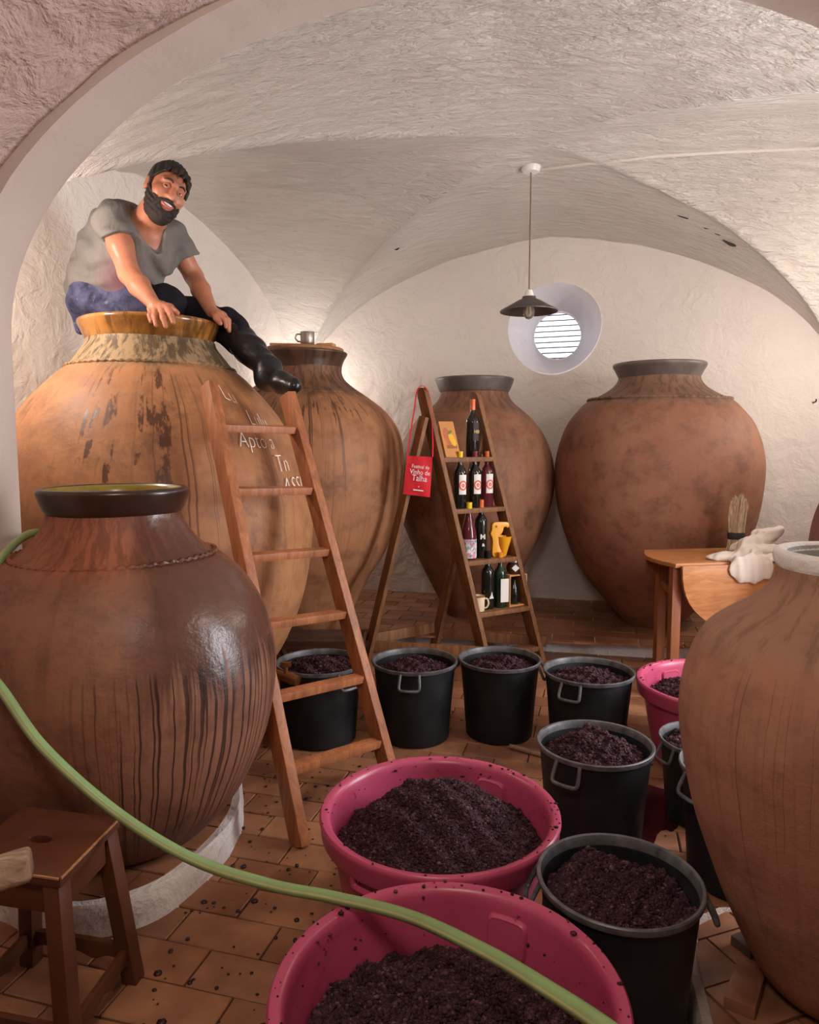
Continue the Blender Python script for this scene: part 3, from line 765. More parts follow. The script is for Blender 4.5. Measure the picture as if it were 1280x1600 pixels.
def bucket(label, x, y, r=0.225, h=0.42, ang=0.0, z0=0.0, tilt=0.0):
    """black plastic bucket with two loop handles; ang: direction of one handle, 0 = towards the viewer, + to the right"""
    c = (x, y, z0); t = empty('black_bucket', c, label, 'bucket', 'black plastic buckets full of pressed grapes')
    k = r/0.225; rb = r*0.80
    b_ = MB(); b_.lathe([(0.002, 0.0), (rb - 0.012, 0.0), (rb, 0.010), (rb + (r*0.94-rb)*0.5, h*0.5), (r*0.94, h - 0.035), (r*0.945, h - 0.02)], c, 64); b_.obj('body', M_black, t)
    b_ = MB(); b_.lathe([(r*0.945, h-0.022), (r*0.985, h-0.02), (r, h-0.010), (r, h-0.003), (r*0.985, h), (r*0.95, h-0.002), (r*0.93, h-0.012), (r*0.925, h-0.03)], c, 64); b_.obj('rim', M_blackrim, t)
    b_ = MB(); b_.lathe([(r*0.926, h-0.028), (r*0.91, h-0.08), (rb + (r*0.90-rb)*0.35, h*0.4), (0.002, h*0.4)], c, 64); b_.obj('inside', M_black, t)
    for s_ in (0, math.pi):
        a = ang + s_; pts = []
        for da, dz, dr in ((-0.21, -0.014, 0.0), (-0.21, -0.06, 0.022), (-0.19, -0.082, 0.030), (-0.10, -0.086, 0.033), (0.10, -0.086, 0.033), (0.19, -0.082, 0.030), (0.21, -0.06, 0.022), (0.21, -0.014, 0.0)):
            q = r*0.985 + dr*k; pts.append((x + q*math.sin(a+da), y - q*math.cos(a+da), z0 + h + dz*k))
        hb = MB(); hb.tube(spline(pts, 3), 0.0075*k, 8); hb.obj('handle', M_blackrim, t)
    return t
BK = [  # label, pixel of the rim centre, radius, height, handle angle
    ('black bucket of pressed grapes behind the long ladder', (500, 1032), 0.232, 0.42, 0.75),
    ('black bucket of pressed grapes left of the two in front of the shelf ladder', (648, 1030), 0.228, 0.42, -0.12),
    ('black bucket of pressed grapes directly under the shelf ladder steps', (781, 1027), 0.221, 0.42, 1.25),
    ('black bucket of pressed grapes beside the far pink tub', (920, 1046), 0.228, 0.42, -0.62),
    ('black bucket of pressed grapes with a peaked heap, behind the two pink tubs', (930, 1158), 0.222, 0.42, -0.70),
    ('nearest black bucket of pressed grapes, beside the front pink tub', (961, 1369), 0.217, 0.42, 1.42)]
HE = [(0.045, 0.02, (0, 0)), (0.075, 0.0, (0, -.02)), (0.06, 0.0, (0.02, 0)), (0.055, 0.0, (0, 0.02)), (0.095, 0.0, (0.0, 0.03)), (0.075, 0.0, (-0.05, 0.05))]
for i, (lb, q, r_, h, a) in enumerate(BK):
    g_ = ground(q[0], q[1], h)
    if i == 5: g_.x += 0.012
    bucket(lb, g_.x, g_.y, r_, h, a)
    pomace(lb.replace('black bucket of pressed grapes', 'dark grape skins in the bucket').replace('nearest dark grape skins', 'dark grape skins in the nearest bucket')[:110] if i < 5 else 'dark grape skins in the nearest bucket beside the front pink tub',
           (g_.x, g_.y, 0), r_*0.905, h, h - 0.075 + HE[i][1], HE[i][0], HE[i][2], 3000 if i < 5 else 7000, 20+i, 0.0066 if i < 5 else 0.0054)
bucket('small black bucket peeping out behind the matt jar, beside the far pink tub', 1.235, 2.90, 0.19, 0.345, -1.3)
pomace('dark grape skins in the small bucket behind the matt jar', (1.235, 2.90, 0), 0.172, 0.345, 0.30, 0.03, (0, 0), 900, 31)
bucket('black bucket half hidden behind the matt jar, its handle sticking out', 1.185, 2.47, 0.215, 0.425, -1.25)
pomace('dark grape skins in the bucket half hidden behind the matt jar', (1.185, 2.47, 0), 0.194, 0.425, 0.36, 0.03, (0, 0), 900, 32)

def tub(label, x, y, r=0.382, h=0.405, ang=0.5):
    c = (x, y, 0.0); t = empty('pink_tub', c, label, 'tub', 'pink plastic tubs full of pressed grapes')
    k = r/0.382
    b_ = MB(); b_.lathe([(0.002, 0.0), (0.27*k, 0.0), (0.285*k, 0.012), (0.325*k, h*0.55), (0.346*k, h-0.066)], c, 96); b_.obj('body', M_pink, t)
    b_ = MB(); b_.lathe([(0.344*k, h-0.070), (0.372*k, h-0.066), (0.376*k, h-0.055), (0.379*k, h-0.02), (0.382*k, h-0.010), (0.381*k, h-0.002), (0.376*k, h+0.003), (0.362*k, h+0.003), (0.352*k, h-0.003), (0.346*k, h-0.016), (0.344*k, h-0.04)], c, 96); b_.obj('rim', M_pink, t)
    b_ = MB(); b_.lathe([(0.3445*k, h-0.038), (0.338*k, h-0.10), (0.318*k, h*0.45), (0.002, h*0.42)], c, 96); b_.obj('inside', M_pink, t)
    for s_ in (0.0, math.pi):                 # moulded grips: a raised rounded panel inside, a slot under the rim outside
        a = ang + s_; m_ = MB(); n_ = 14; ring = []
        wA, hA = 0.165, 0.055
        for q in range(40):
            th = 2*math.pi*q/40; cx = math.copysign(abs(math.cos(th))**0.35, math.cos(th)); sz = math.copysign(abs(math.sin(th))**0.35, math.sin(th))
            ring.append((cx*wA, sz*hA))
        cz = h - 0.095; vs_, fs_ = [], []
        for sc_, off in ((1.0, 0.010), (0.95, -0.004), (0.90, -0.007), (0.80, -0.006)):
            for da, dz in ring:
                rr_ = (0.342 - (h - (cz + dz*sc_))*0.095)*k + off; aa_ = a + da*sc_
                vs_.append((x + rr_*math.sin(aa_), y - rr_*math.cos(aa_), cz + dz*sc_))
        for i_ in range(3): fs_ += [(i_*40+q, i_*40+(q+1) % 40, (i_+1)*40+(q+1) % 40, (i_+1)*40+q) for q in range(40)]
        m_.add(vs_, fs_); m_.add(vs_[120:], [tuple(range(40))]); m_.obj('grip_panel', M_pink, t)
        pts = []
        for da, dz in ((-0.16, -0.066), (-0.155, -0.088), (-0.10, -0.096), (0.10, -0.096), (0.155, -0.088), (0.16, -0.066)):
            rr_ = 0.364*k; pts.append((x + rr_*math.sin(a+da), y - rr_*math.cos(a+da), h + dz))
        hb = MB(); hb.tube(spline(pts, 4), 0.010*k, 8); hb.obj('handle', M_pink, t)
    rng = np.random.default_rng(int(abs(x*1000)) + 7); iv, if_ = ico(); Vv, Fv, n0 = [], [], 0
    for q in range(110):                      # grape skins stuck to the rim and the inside
        a = rng.uniform(0, 2*math.pi)
        if q < 60: rr_, zz = rng.uniform(0.352, 0.378)*k, h + 0.004
        else: zz = h - rng.uniform(0.015, 0.10); rr_ = (0.345 - (h - zz)*0.07)*k
        s_ = 0.0016 + 0.0042*rng.random()**2
        Vv.append(iv*np.array([s_*rng.uniform(.8, 1.8), s_*rng.uniform(.8, 1.5), s_*0.8]) + np.array([x + rr_*math.sin(a), y - rr_*math.cos(a), zz])); Fv.append(if_ + n0); n0 += len(iv)
    tag(raw_mesh('stuck_skins', np.vstack(Vv), np.vstack(Fv), M_pom, t, c), kind='stuff')
    return t
g1 = Vector((0.082, 1.438, 0)); g2 = Vector((0.096, 2.208, 0)); g3 = Vector((1.50, 3.42, 0))
tub('pink plastic tub nearest the viewer, full of pressed grapes, crossed by the hose', g1.x, g1.y, ang=-0.52 + math.pi)
pomace('dark heap of grape skins in the nearest pink tub', (g1.x, g1.y, 0), 0.328, 0.405, 0.25, 0.10, (0.0, 0.04), 20000, 1, 0.0052)
tub('pink plastic tub with a tall grape heap, second from the viewer', g2.x, g2.y, ang=-0.62 + math.pi)
pomace('tall dark heap of grape skins in the second pink tub', (g2.x, g2.y, 0), 0.331, 0.405, 0.290, 0.135, (0.0, 0.08), 18000, 2, 0.0052)
tub('pink plastic tub by the drop-leaf table, half hidden by the matt jar', g3.x, g3.y, ang=0.35 + math.pi)
pomace('dark heap of grape skins in the far pink tub by the table', (g3.x, g3.y, 0), 0.335, 0.405, 0.31, 0.07, (0, 0), 5000, 3, 0.0062)

# =================================================================== LADDERS, TABLE, STOOL, SMALL THINGS
M_lad = wood('orange_ladder_wood', srgb(136, 80, 48), srgb(176, 112, 70), 'Z', 1.0, 0.5, 0.5)
M_old = wood('old_brown_wood', srgb(104, 68, 42), srgb(146, 100, 62), 'Z', 1.0, 0.6, 0.4)
M_oak = wood('table_oak', srgb(156, 98, 56), srgb(188, 128, 78), 'X', 0.8, 0.38, 0.2)
M_oakdark = wood('table_leg_oak', srgb(120, 68, 38), srgb(150, 92, 54), 'Z', 1.0, 0.45, 0.3)
M_stool = plain('brown_stool_paint', srgb(84, 46, 28), 0.4, 0.18, 7, 0.12)
M_wornedge = wood('bare_worn_wood', srgb(150, 100, 64), srgb(184, 134, 90), 'X', 2, 0.7, 0.5)
M_grey = wood('grey_weathered_wood', srgb(120, 96, 78), srgb(168, 142, 118), 'X', 1.6, 0.8, 0.5)

# ---- long ladder leaning on the largest jar
LB, LT = ground(470, 1322), at(326, 600, 3.28)
RB, RT = Vector((-0.075, 3.17, 0.0)), at(449, 616, 3.58)
lad = empty('wooden_ladder', (LB + RB)/2, 'long orange-brown wooden ladder leaning against the largest jar', 'ladder')
side = (RT - LT).normalized()
for a, b_ in ((LB, LT), (RB, RT)):
    m = MB(); fwd = (b_ - a).normalized().cross(side)
    m.beam(a, b_ , 0.046, 0.082, fwd); m.obj('rail', M_lad, lad, bevel=0.005)
RU = [(668, 672), (768, 766), (872, 861), (978, 958), (1091, 1058), (1204, 1158)]
for yl, yr in RU:
    def hit(A, B, py):                      # point of a rail seen at image row py
        lo, hi = 0.0, 1.0
        for _ in range(40):
            mid = (lo+hi)/2; p = A + (B-A)*mid; dz = p.z - EYE; d = p.y*CP - dz*SP
            yy = 800 - F*(dz*CP + p.y*SP)/d
            if yy > py: lo = mid
            else: hi = mid
        return A + (B-A)*lo
    p, q = hit(LB, LT, yl), hit(RB, RT, yr); e = (q-p).normalized()
    m = MB(); m.beam(p - e*0.012, q + e*0.012, 0.055, 0.034, (0, -0.2, 1)); m.obj('rung', M_lad, lad, bevel=0.004)

# ---- shelf ladder (an A-frame pair with steps) and everything on it
FLg, BLg = Vector((0.535, 4.83, 0)), Vector((-0.285, 4.98, 0))
FRg, BRg = Vector((0.935, 5.06, 0)), Vector((0.150, 5.30, 0))
TLp, TRp = at(659, 606, 4.92), at(740, 612, 5.15)
shelf = empty('shelf_ladder', (FLg + BLg + FRg + BRg)/4, 'brown wooden step ladder used as a shelf for bottles', 'ladder')
wdir = (FRg - FLg).normalized()
def board(a, b_, wd, th, name, top_round=False, up=None):
    m = MB(); ax = (b_-a).normalized(); u = wdir
    m.beam(a, b_, wd, th, u); return m.obj(name, M_old, shelf, bevel=0.004)
def stringer(foot, top, wd=0.105, th=0.034, name='stringer'):
    """flat board with a rounded head"""
    ax = (top - foot); L_ = ax.length; ax.normalize(); sx = ax.cross(wdir).normalized()
    poly = [(-wd/2, 0), (wd/2, 0), (wd/2, L_ - wd/2)]
    poly += [(wd/2*math.cos(t), L_ - wd/2 + wd/2*math.sin(t)) for t in [math.pi*k/10 for k in range(1, 10)]] + [(-wd/2, L_ - wd/2)]
    m = MB(); m.prism(poly, foot - wdir*th/2, sx, ax, wdir, th); return m.obj(name, M_old, shelf, bevel=0.003)
stringer(FLg, TLp); stringer(FRg, TRp)
bl_top = TLp + (FLg - TLp)*0.10 + Vector((0, 0, 0)); br_top = TRp + (FRg - TRp)*0.10
board(BLg - wdir*0.034, bl_top - wdir*0.034, 0.085, 0.030, 'back_leg'); board(BRg + wdir*0.034, br_top + wdir*0.034, 0.085, 0.030, 'back_leg')
board(TLp + (FLg-TLp)*0.05 , TRp + (FRg-TRp)*0.05, 0.03, 0.03, 'top_bar') if False else None
def lerp(a, b_, t): return a + (b_-a)*t
# side rails near the floor and the rail between the back legs
for A, B, o_ in ((FLg, BLg, -0.036), (FRg, BRg, 0.036)):
    top = TLp if A is FLg else TRp
    p, q = lerp(A, top, 0.075) + wdir*o_, lerp(B, top, 0.075) + wdir*o_
    m = MB(); e = (q-p).normalized(); m.beam(p - e*0.05, q + e*0.05, 0.024, 0.075); m.obj('side_rail', M_old, shelf, bevel=0.003)
p, q = lerp(BLg, TLp, 0.10), lerp(BRg, TRp, 0.10); m = MB(); m.beam(p, q, 0.024, 0.075); m.obj('back_rail', M_old, shelf, bevel=0.003)
p, q = lerp(FLg, TLp, 0.06), lerp(FRg, TRp, 0.06)
back_dir = ((BLg - FLg).normalized())
SH = []
for ty in (0.752, 0.571, 0.388, 0.205, 0.055):
    p, q = lerp(FLg, TLp, ty), lerp(FRg, TRp, ty); c = (p+q)/2; L_ = (q-p).length
    e = (q-p).normalized(); dpt = 0.165 if ty > 0.1 else 0.11
    nrm = Vector((0, 0, 1)); bd = Vector((-e.y, e.x, 0)).normalized()      # horizontal, away from the viewer-left side
    bd = -bd if bd.dot(FLg - BLg) > 0 else bd
    cc = c + bd*(dpt/2 - 0.05)
    M = Matrix((Vector((e.x, e.y, 0)).normalized(), bd, Vector((0, 0, 1)))).transposed()
    m = MB(); m.box(cc, (L_ - 0.032, dpt, 0.032), M); m.obj('step', M_old, shelf, bevel=0.003)
    SH.append((cc + Vector((0, 0, 0.016)), Vector((e.x, e.y, 0)).normalized(), bd, L_, dpt))
def on_step(i, u, v=0.0):
    """u along the step (-0.5 left .. 0.5 right), v towards the back"""
    c, e, bd, L_, dp = SH[i]; return c + e*(u*L_) + bd*v

M_glassd = G('dark_bottle_glass', 0.06, 0.6).out((0.012, 0.012, 0.010))
M_glassg = G('green_bottle_glass', 0.06, 0.6).out((0.012, 0.028, 0.014))
def tint(name, c):
    g = G(name, 0.05, 0.6); g.p.inputs['Transmission Weight'].default_value = 0.55; return g.out(c)
M_rose = tint('rose_wine_glass', (0.22, 0.035, 0.05))
def cap_mat(n_, c): return plain(n_, c, 0.35, 0.08)
C_yel, C_red, C_or, C_blk, C_org = cap_mat('yellow_capsule', srgb(226, 196, 40)), cap_mat('wine_capsule', srgb(120, 40, 60)), cap_mat('orange_capsule', srgb(220, 110, 60)), cap_mat('black_capsule', srgb(26, 24, 26)), cap_mat('amber_capsule', srgb(224, 150, 50))
M_paper = plain('white_label_paper', (0.80, 0.77, 0.72), 0.7, 0.05)
M_dkpaper = plain('dark_label_paper', srgb(58, 46, 44), 0.7, 0.1)
M_ink = plain('red_label_ink', srgb(214, 96, 74), 0.6, 0.25, 90)
M_white = plain('white_print', (0.82, 0.80, 0.78), 0.6, 0.05)
def art_mat():
    g = G('coloured_label_art', 0.6); p = g.tc.outputs['Object']; v = g.n('ShaderNodeTexVoronoi'); g.l(p, v.inputs['Vector']); v.inputs['Scale'].default_value = 70
    c = g.ramp(g.xyz(v.outputs['Color'])[0], [(0.0, srgb(214, 206, 200)), (0.3, srgb(170, 190, 200)), (0.5, srgb(90, 150, 140)), (0.7, srgb(200, 90, 140)), (1.0, srgb(240, 230, 220))])
    return g.out(c)
M_art = art_mat()

def text_flat(body, size, o, ux, uy, nrm, mat, parent, name, align='CENTER', bold=0.0, curve_r=None):
    cu = bpy.data.curves.new('t', 'FONT'); cu.body = body; cu.size = size; cu.align_x = align; cu.resolution_u = 2; cu.offset = bold
    ob = bpy.data.objects.new('t', cu); col.objects.link(ob); dg = bpy.context.evaluated_depsgraph_get()
    me = ob.evaluated_get(dg).to_mesh(); vs_ = [v.co.copy() for v in me.vertices]; fs_ = [tuple(p_.vertices) for p_ in me.polygons]
    ob.to_mesh_clear(); bpy.data.objects.remove(ob); bpy.data.curves.remove(cu)
    o, ux, uy, nrm = Vector(o), Vector(ux), Vector(uy), Vector(nrm); m_ = MB()
    m_.add([o + ux*v.x + uy*v.y + nrm*0.0015 for v in vs_], fs_); return m_.obj(name, mat, parent, smooth=False)
def bottle(label, base, r=0.041, h=0.345, glass=None, cap=None, tag_mat=None, la=0.0, lz=(0.075, 0.185), lw=1.1, shape='bordeaux', emblem=None, group='wine bottles on the shelf ladder'):
    t = empty('wine_bottle', base, label, 'bottle', group); r *= 1.10; h *= 1.12; lz = (lz[0]*1.12, lz[1]*1.12)
    if shape == 'bordeaux':
        pr = [(0.002, 0.0), (r*0.9, 0.0), (r, 0.008), (r, h*0.60), (r*0.97, h*0.645), (r*0.80, h*0.69), (r*0.50, h*0.735), (r*0.37, h*0.77), (r*0.35, h*0.97), (r*0.38, h*0.975), (r*0.38, h), (0.002, h)]
        cz = 0.82
    else:
        pr = [(0.002, 0.0), (r*0.95, 0.0), (r*1.05, 0.01), (r*1.05, h*0.40), (r*0.98, h*0.50), (r*0.78, h*0.60), (r*0.55, h*0.70), (r*0.40, h*0.80), (r*0.36, h*0.97), (r*0.38, h), (0.002, h)]
        cz = 0.83
    m_ = MB(); m_.lathe(pr, base, 32); m_.obj('glass_body', glass or M_glassd, t)
    m_ = MB(); m_.lathe([(r*0.40, h*cz), (r*0.405, h*0.97), (r*0.42, h*0.975), (r*0.42, h*1.004), (0.002, h*1.006)], base, 24); m_.obj('capsule', cap or C_blk, t)
    if tag_mat:
        rl = r*1.05 + 0.0015 if shape != 'bordeaux' else r + 0.0015
        m_ = MB(); m_.lathe([(rl, lz[0]), (rl, lz[1])], base, 20, la - lw/2, la + lw/2); lab = m_.obj('label_paper', tag_mat, t)
        if emblem == 'ring':
            vs_, fs_ = [], []; zc = (lz[0]+lz[1])/2 - 0.006
            for rr_ in (0.030, 0.020, 0.012, 0.003):
                for q in range(24):
                    th = 2*math.pi*q/24; aa = la + rr_*math.cos(th)/rl; vs_.append((base[0]+(rl+.001)*math.sin(aa), base[1]-(rl+.001)*math.cos(aa), base[2]+zc+rr_*math.sin(th)*1.15))
            fs_ = [(k*24+q, k*24+(q+1) % 24, (k+1)*24+(q+1) % 24, (k+1)*24+q) for k in (0, 2) for q in range(24)]
            m_ = MB(); m_.add(vs_, fs_); m_.obj('emblem', M_ink, lab)
    return t
def front(ang): return Vector((math.sin(ang), -math.cos(ang), 0))
# top step
bottle('tall dark bottle with a brown label standing alone on the top step', on_step(0, 0.20, 0.0), glass=M_glassd, cap=C_or, tag_mat=M_dkpaper, la=0.55, lz=(0.10, 0.215), h=0.355)
bt = [o for o in bpy.data.objects if o.name.startswith('wine_bottle')][-1]
pb = on_step(0, 0.20, 0.0); f_ = front(0.55)
text_flat('HEI', 0.03, pb + f_*0.0475 + Vector((0, 0, 0.165)), (math.cos(.55), math.sin(.55), 0), (0, 0, 1), f_, plain('gold_print', srgb(214, 178, 120), 0.5), bt, 'label_print', bold=0.0006)
# folded display card with a jar and a lemon
cb = on_step(0, -0.20, 0.0); card = empty('display_card', cb, 'orange folded card with a jar and a lemon on the top step', 'card')
M_card = plain('orange_card', srgb(206, 142, 74), 0.6, 0.06)
ux = Vector((math.cos(R(14)), math.sin(R(14)), 0)); nf = Vector((ux.y, -ux.x, 0)); lean = (Vector((0, 0, 1)) - nf*0.30).normalized()
W_, Hc = 0.105, 0.255; o_ = cb + nf*0.045
shift = -ux*0.035
def cardpt(x_, y_): return o_ + ux*(x_) + lean*y_ + shift*(y_/Hc)
m = MB(); th = 0.004
q = [cardpt(-W_/2, 0), cardpt(W_/2, 0), cardpt(W_/2, Hc), cardpt(-W_/2, Hc)]; m.add(q + [p_ - nf*th for p_ in q], [(0,1,2,3), (7,6,5,4), (0,4,5,1), (1,5,6,2), (2,6,7,3), (3,7,4,0)]); m.obj('front_leaf', M_card, card, smooth=False)
q = [cardpt(-W_/2, Hc), cardpt(W_/2, Hc), cb + ux*(W_/2) - nf*0.065, cb - ux*(W_/2+0.06) - nf*0.065]; m = MB(); m.add(q + [p_ - nf*th for p_ in q], [(0,1,2,3), (7,6,5,4), (0,4,5,1), (1,5,6,2), (2,6,7,3), (3,7,4,0)]); m.obj('back_leaf', M_card, card, smooth=False)
def card_art(name, pts, mat, lift): MB().add([cardpt(a_, b2) + nf*lift for a_, b2 in pts], [tuple(range(len(pts)))]).obj(name, mat, card, smooth=False)
ell = lambda cx, cy, a_, b2, rot=0.0: [(cx + a_*math.cos(t)*math.cos(rot) - b2*math.sin(t)*math.sin(rot), cy + a_*math.cos(t)*math.sin(rot) + b2*math.sin(t)*math.cos(rot)) for t in [2*math.pi*k/24 for k in range(24)]]
card_art('printed_jar', ell(-0.012, 0.150, 0.026, 0.062, 0.10), plain('jar_print', srgb(196, 108, 70), 0.6), 0.001)
card_art('printed_lemon', ell(0.018, 0.125, 0.020, 0.048, 0.25), plain('lemon_print', srgb(236, 184, 44), 0.6), 0.002)
card_art('printed_leaf', ell(0.012, 0.178, 0.018, 0.009, 0.6), plain('leaf_print', srgb(110, 130, 60), 0.6), 0.003)
card_art('printed_panel', [(-0.03, 0.062), (0.042, 0.062), (0.042, 0.088), (-0.03, 0.088)], plain('panel_print', srgb(160, 100, 50), 0.6), 0.001)
# second step: three bottles with white labels, a little wooden box
for u, v, gl, cp_, lb in ((-0.27, 0.0, M_glassd, C_yel, 'left bottle of three with white labels, yellow capsule, second step'), (0.01, 0.0, M_glassd, C_red, 'middle bottle of three with white labels, wine-red capsule, second step'), (0.28, 0.02, M_rose, C_or, 'right bottle of three with white labels, pink wine, second step')):
    bottle(lb, on_step(1, u, v), glass=gl, cap=cp_, tag_mat=M_paper, la=0.42, lz=(0.085, 0.205), lw=1.25, emblem='ring')
M_box = wood('pale_box_wood', srgb(190, 132, 84), srgb(214, 160, 108), 'X', 2, 0.6, 0.1)
bx = on_step(1, -0.40, 0.06); t = empty('wooden_block', bx, 'small wooden stand with a round dark mark behind the white-label bottles', 'block')
m = MB(); m.box(bx + Vector((0, 0, 0.075)), (0.052, 0.03, 0.15)); m.obj('body', M_box, t, bevel=0.004)
m = MB(); m.lathe([(0.002, 0), (0.009, 0)], (0, 0, 0), 16); m.v = [(bx.x + p_[0], bx.y - 0.0165, bx.z + 0.11 + p_[1]) for p_ in m.v]; m.obj('mark', M_dkpaper, t)
# third step: rose bottle, dark lettered bottle, amber bent bottle holder
bottle('pink wine bottle with a colourful label and yellow capsule, third step', on_step(2, -0.33, 0.0), r=0.046, h=0.35, glass=M_rose, cap=C_yel, tag_mat=M_art, la=0.15, lz=(0.012, 0.128), lw=2.2, shape='burg')
b3 = bottle('black bottle with white lettering and an orange capsule, third step', on_step(2, -0.07, 0.02), r=0.040, h=0.36, glass=M_glassd, cap=C_or)
pb = on_step(2, -0.07, 0.02); f_ = front(0.1); text_flat('M', 0.05, pb + f_*0.0455 + Vector((0.004, 0, 0.135)), (1, 0.1, 0), (0, 0, 1), f_, M_white, b3, 'label_print', bold=0.001)
text_flat('&', 0.03, pb + f_*0.0455 + Vector((0.008, 0, 0.085)), (1, 0.1, 0), (0, 0, 1), f_, M_white, b3, 'label_print', bold=0.001)
hb0 = on_step(2, 0.22, 0.0); M_amber = plain('amber_plastic', srgb(240, 168, 36), 0.32, 0.06, 6, 0.0, Subsurface_Weight=0.1)
hold = empty('bottle_holder', hb0, 'amber yellow hooked holder with a funnel cup on the third step', 'holder')
ux = Vector((math.cos(R(15)), math.sin(R(15)), 0)); uy_ = Vector((0, 0, 1)); nz = Vector((ux.y, -ux.x, 0))
outl = [(-0.035, 0.0), (0.045, 0.0), (0.03, 0.02), (0.005, 0.075), (0.0, 0.12), (0.012, 0.155), (0.03, 0.18), (0.035, 0.205), (0.052, 0.212), (0.062, 0.205), (0.075, 0.21), (0.072, 0.236), (0.05, 0.244), (-0.03, 0.244), (-0.05, 0.225), (-0.052, 0.19), (-0.062, 0.165), (-0.05, 0.14), (-0.044, 0.10), (-0.047, 0.05)]
outl = [(p_.x, p_.y) for p_ in spline([(a_, b2, 0) for a_, b2 in outl], 3, closed=True)]
m = MB(); m.prism(outl, hb0 - nz*0.02, ux, uy_, nz, 0.045); m.obj('hook_body', M_amber, hold, bevel=0.006)
m = MB(); m.lathe([(0.004, 0.004), (0.014, 0.004), (0.030, 0.06), (0.046, 0.115), (0.052, 0.142), (0.048, 0.144), (0.040, 0.115), (0.024, 0.06), (0.004, 0.03)], hb0 + ux*0.045 + nz*0.012, 28); m.obj('cup', M_amber, hold)
m = MB(); m.lathe([(0.002, 0), (0.008, 0)], (0, 0, 0), 16); pc = hb0 + nz*0.0265 + ux*(-0.022) + Vector((0, 0, 0.215)); m.v = [tuple(pc + ux*p_[0] + Vector((0, 0, p_[1]))) for p_ in m.v]; m.obj('screw_hole', plain('screw_brown', srgb(120, 70, 20), 0.5), hold)
# fourth step: mug, two bottles, framed box, honey jar
M_cer = plain('cream_ceramic', srgb(226, 206, 172), 0.35, 0.05)
def mug(name, label, base, r, h, mat, ha, hs=1.0, rimmat=None):
    t = empty(name, base, label, 'mug'); m = MB()
    m.lathe([(0.002, 0.0), (r*0.9, 0.0), (r*0.97, 0.006), (r, h), (r*0.985, h+0.002), (r*0.92, h), (r*0.88, 0.012), (0.002, 0.01)], base, 32); m.obj('cup', mat, t)
    a = Vector((math.sin(ha), -math.cos(ha), 0)); b0 = Vector(base)
    pts = [b0 + a*(r*0.98) + Vector((0, 0, h*0.82)), b0 + a*(r*1.45*hs) + Vector((0, 0, h*0.80)), b0 + a*(r*1.65*hs) + Vector((0, 0, h*0.5)), b0 + a*(r*1.35*hs) + Vector((0, 0, h*0.25)), b0 + a*(r*0.97) + Vector((0, 0, h*0.2))]
    m = MB(); m.tube(spline(pts, 5), 0.006, 8); m.obj('handle', mat, t)
    if rimmat: m = MB(); m.lathe([(r*1.005, h-0.008), (r*1.005, h+0.003), (r*0.9, h+0.003)], base, 32); m.obj('rim_band', rimmat, t)
    return t
mug('ceramic_mug', 'cream ceramic mug with a brown rim on the lowest loaded step', on_step(3, -0.38, -0.01), 0.040, 0.105, M_cer, 1.35, rimmat=plain('brown_rim_glaze', srgb(150, 90, 60), 0.4))
b4 = bottle('dark bottle with white lettering between the mug and the tagged bottle', on_step(3, -0.17, 0.02), h=0.36, r=0.041, glass=M_glassd, cap=C_blk)
pb = on_step(3, -0.17, 0.02); f_ = front(0.2)
for i_, (s_, z_) in enumerate((('Talha', 0.022, ), ('Alma', 0.02))): pass
m = MB(); tri = [(-0.004, 0.075), (0.030, 0.078), (0.022, 0.10), (0.016, 0.128), (0.010, 0.10)]
m.add([pb + f_*0.0470 + Vector((x_*0.98, x_*0.2, z_)) for x_, z_ in tri], [tuple(range(5))]); m.obj('label_print', M_white, b4, smooth=False)
b5 = bottle('green bottle with an amber capsule and a hanging white tag', on_step(3, 0.05, 0.01), h=0.345, r=0.041, glass=M_glassg, cap=C_org)
pb = on_step(3, 0.05, 0.01); f_ = front(0.35); sx = Vector((f_.y*-1, f_.x, 0))
m = MB(); M = Matrix((sx, f_, Vector((0, 0, 1)))).transposed(); m.box(pb + f_*0.0485 + sx*0.012 + Vector((0, 0, 0.125)), (0.062, 0.002, 0.165), M); m.obj('paper_tag', M_paper, b5, smooth=False)
m = MB(); m.tube([pb + f_*0.018 + Vector((0, 0, 0.29)), pb + f_*0.044 + sx*0.012 + Vector((0, 0, 0.2))], 0.0015, 5); m.obj('string', M_dkpaper, b5)
bc = on_step(3, 0.33, 0.015); fb = empty('framed_box', bc, 'pale wooden box frame with a dark glass inside on the shelf ladder', 'box')
e_, bd_ = SH[3][1], SH[3][2]; M = Matrix((e_, bd_, Vector((0, 0, 1)))).transposed()
BW, BH, BD, tk = 0.155, 0.225, 0.10, 0.009
for (cx, cz, sx_, sz_) in ((-BW/2+tk/2, BH/2, tk, BH), (BW/2-tk/2, BH/2, tk, BH), (0, tk/2, BW-2*tk, tk), (0, BH-tk/2, BW-2*tk, tk)):
    m = MB(); m.box(bc + e_*cx + Vector((0, 0, cz)), (sx_, BD, sz_), M); m.obj('frame_side', M_box, fb, bevel=0.0015)
m = MB(); m.box(bc + bd_*(BD/2-0.004) + Vector((0, 0, BH/2)), (BW-2*tk, 0.006, BH-2*tk), M); m.obj('back_board', plain('box_back_dark', srgb(74, 50, 38), 0.5, 0.2), fb)
gl = empty('dark_vessel', bc + Vector((0, 0, tk)), 'dark glass vessel standing inside the pale box frame', 'vessel')
m = MB(); m.lathe([(0.002, 0.0), (0.03, 0.0), (0.036, 0.02), (0.04, 0.07), (0.03, 0.12), (0.016, 0.15), (0.015, 0.175), (0.002, 0.176)], bc + Vector((0, 0, tk)), 24); m.obj('glass_body', M_glassd, gl)
hj = bc + Vector((0, 0, BH)) - e_*0.005; h_ = empty('honey_jar', hj, 'round brown jar with a white diamond label on the box frame', 'jar')
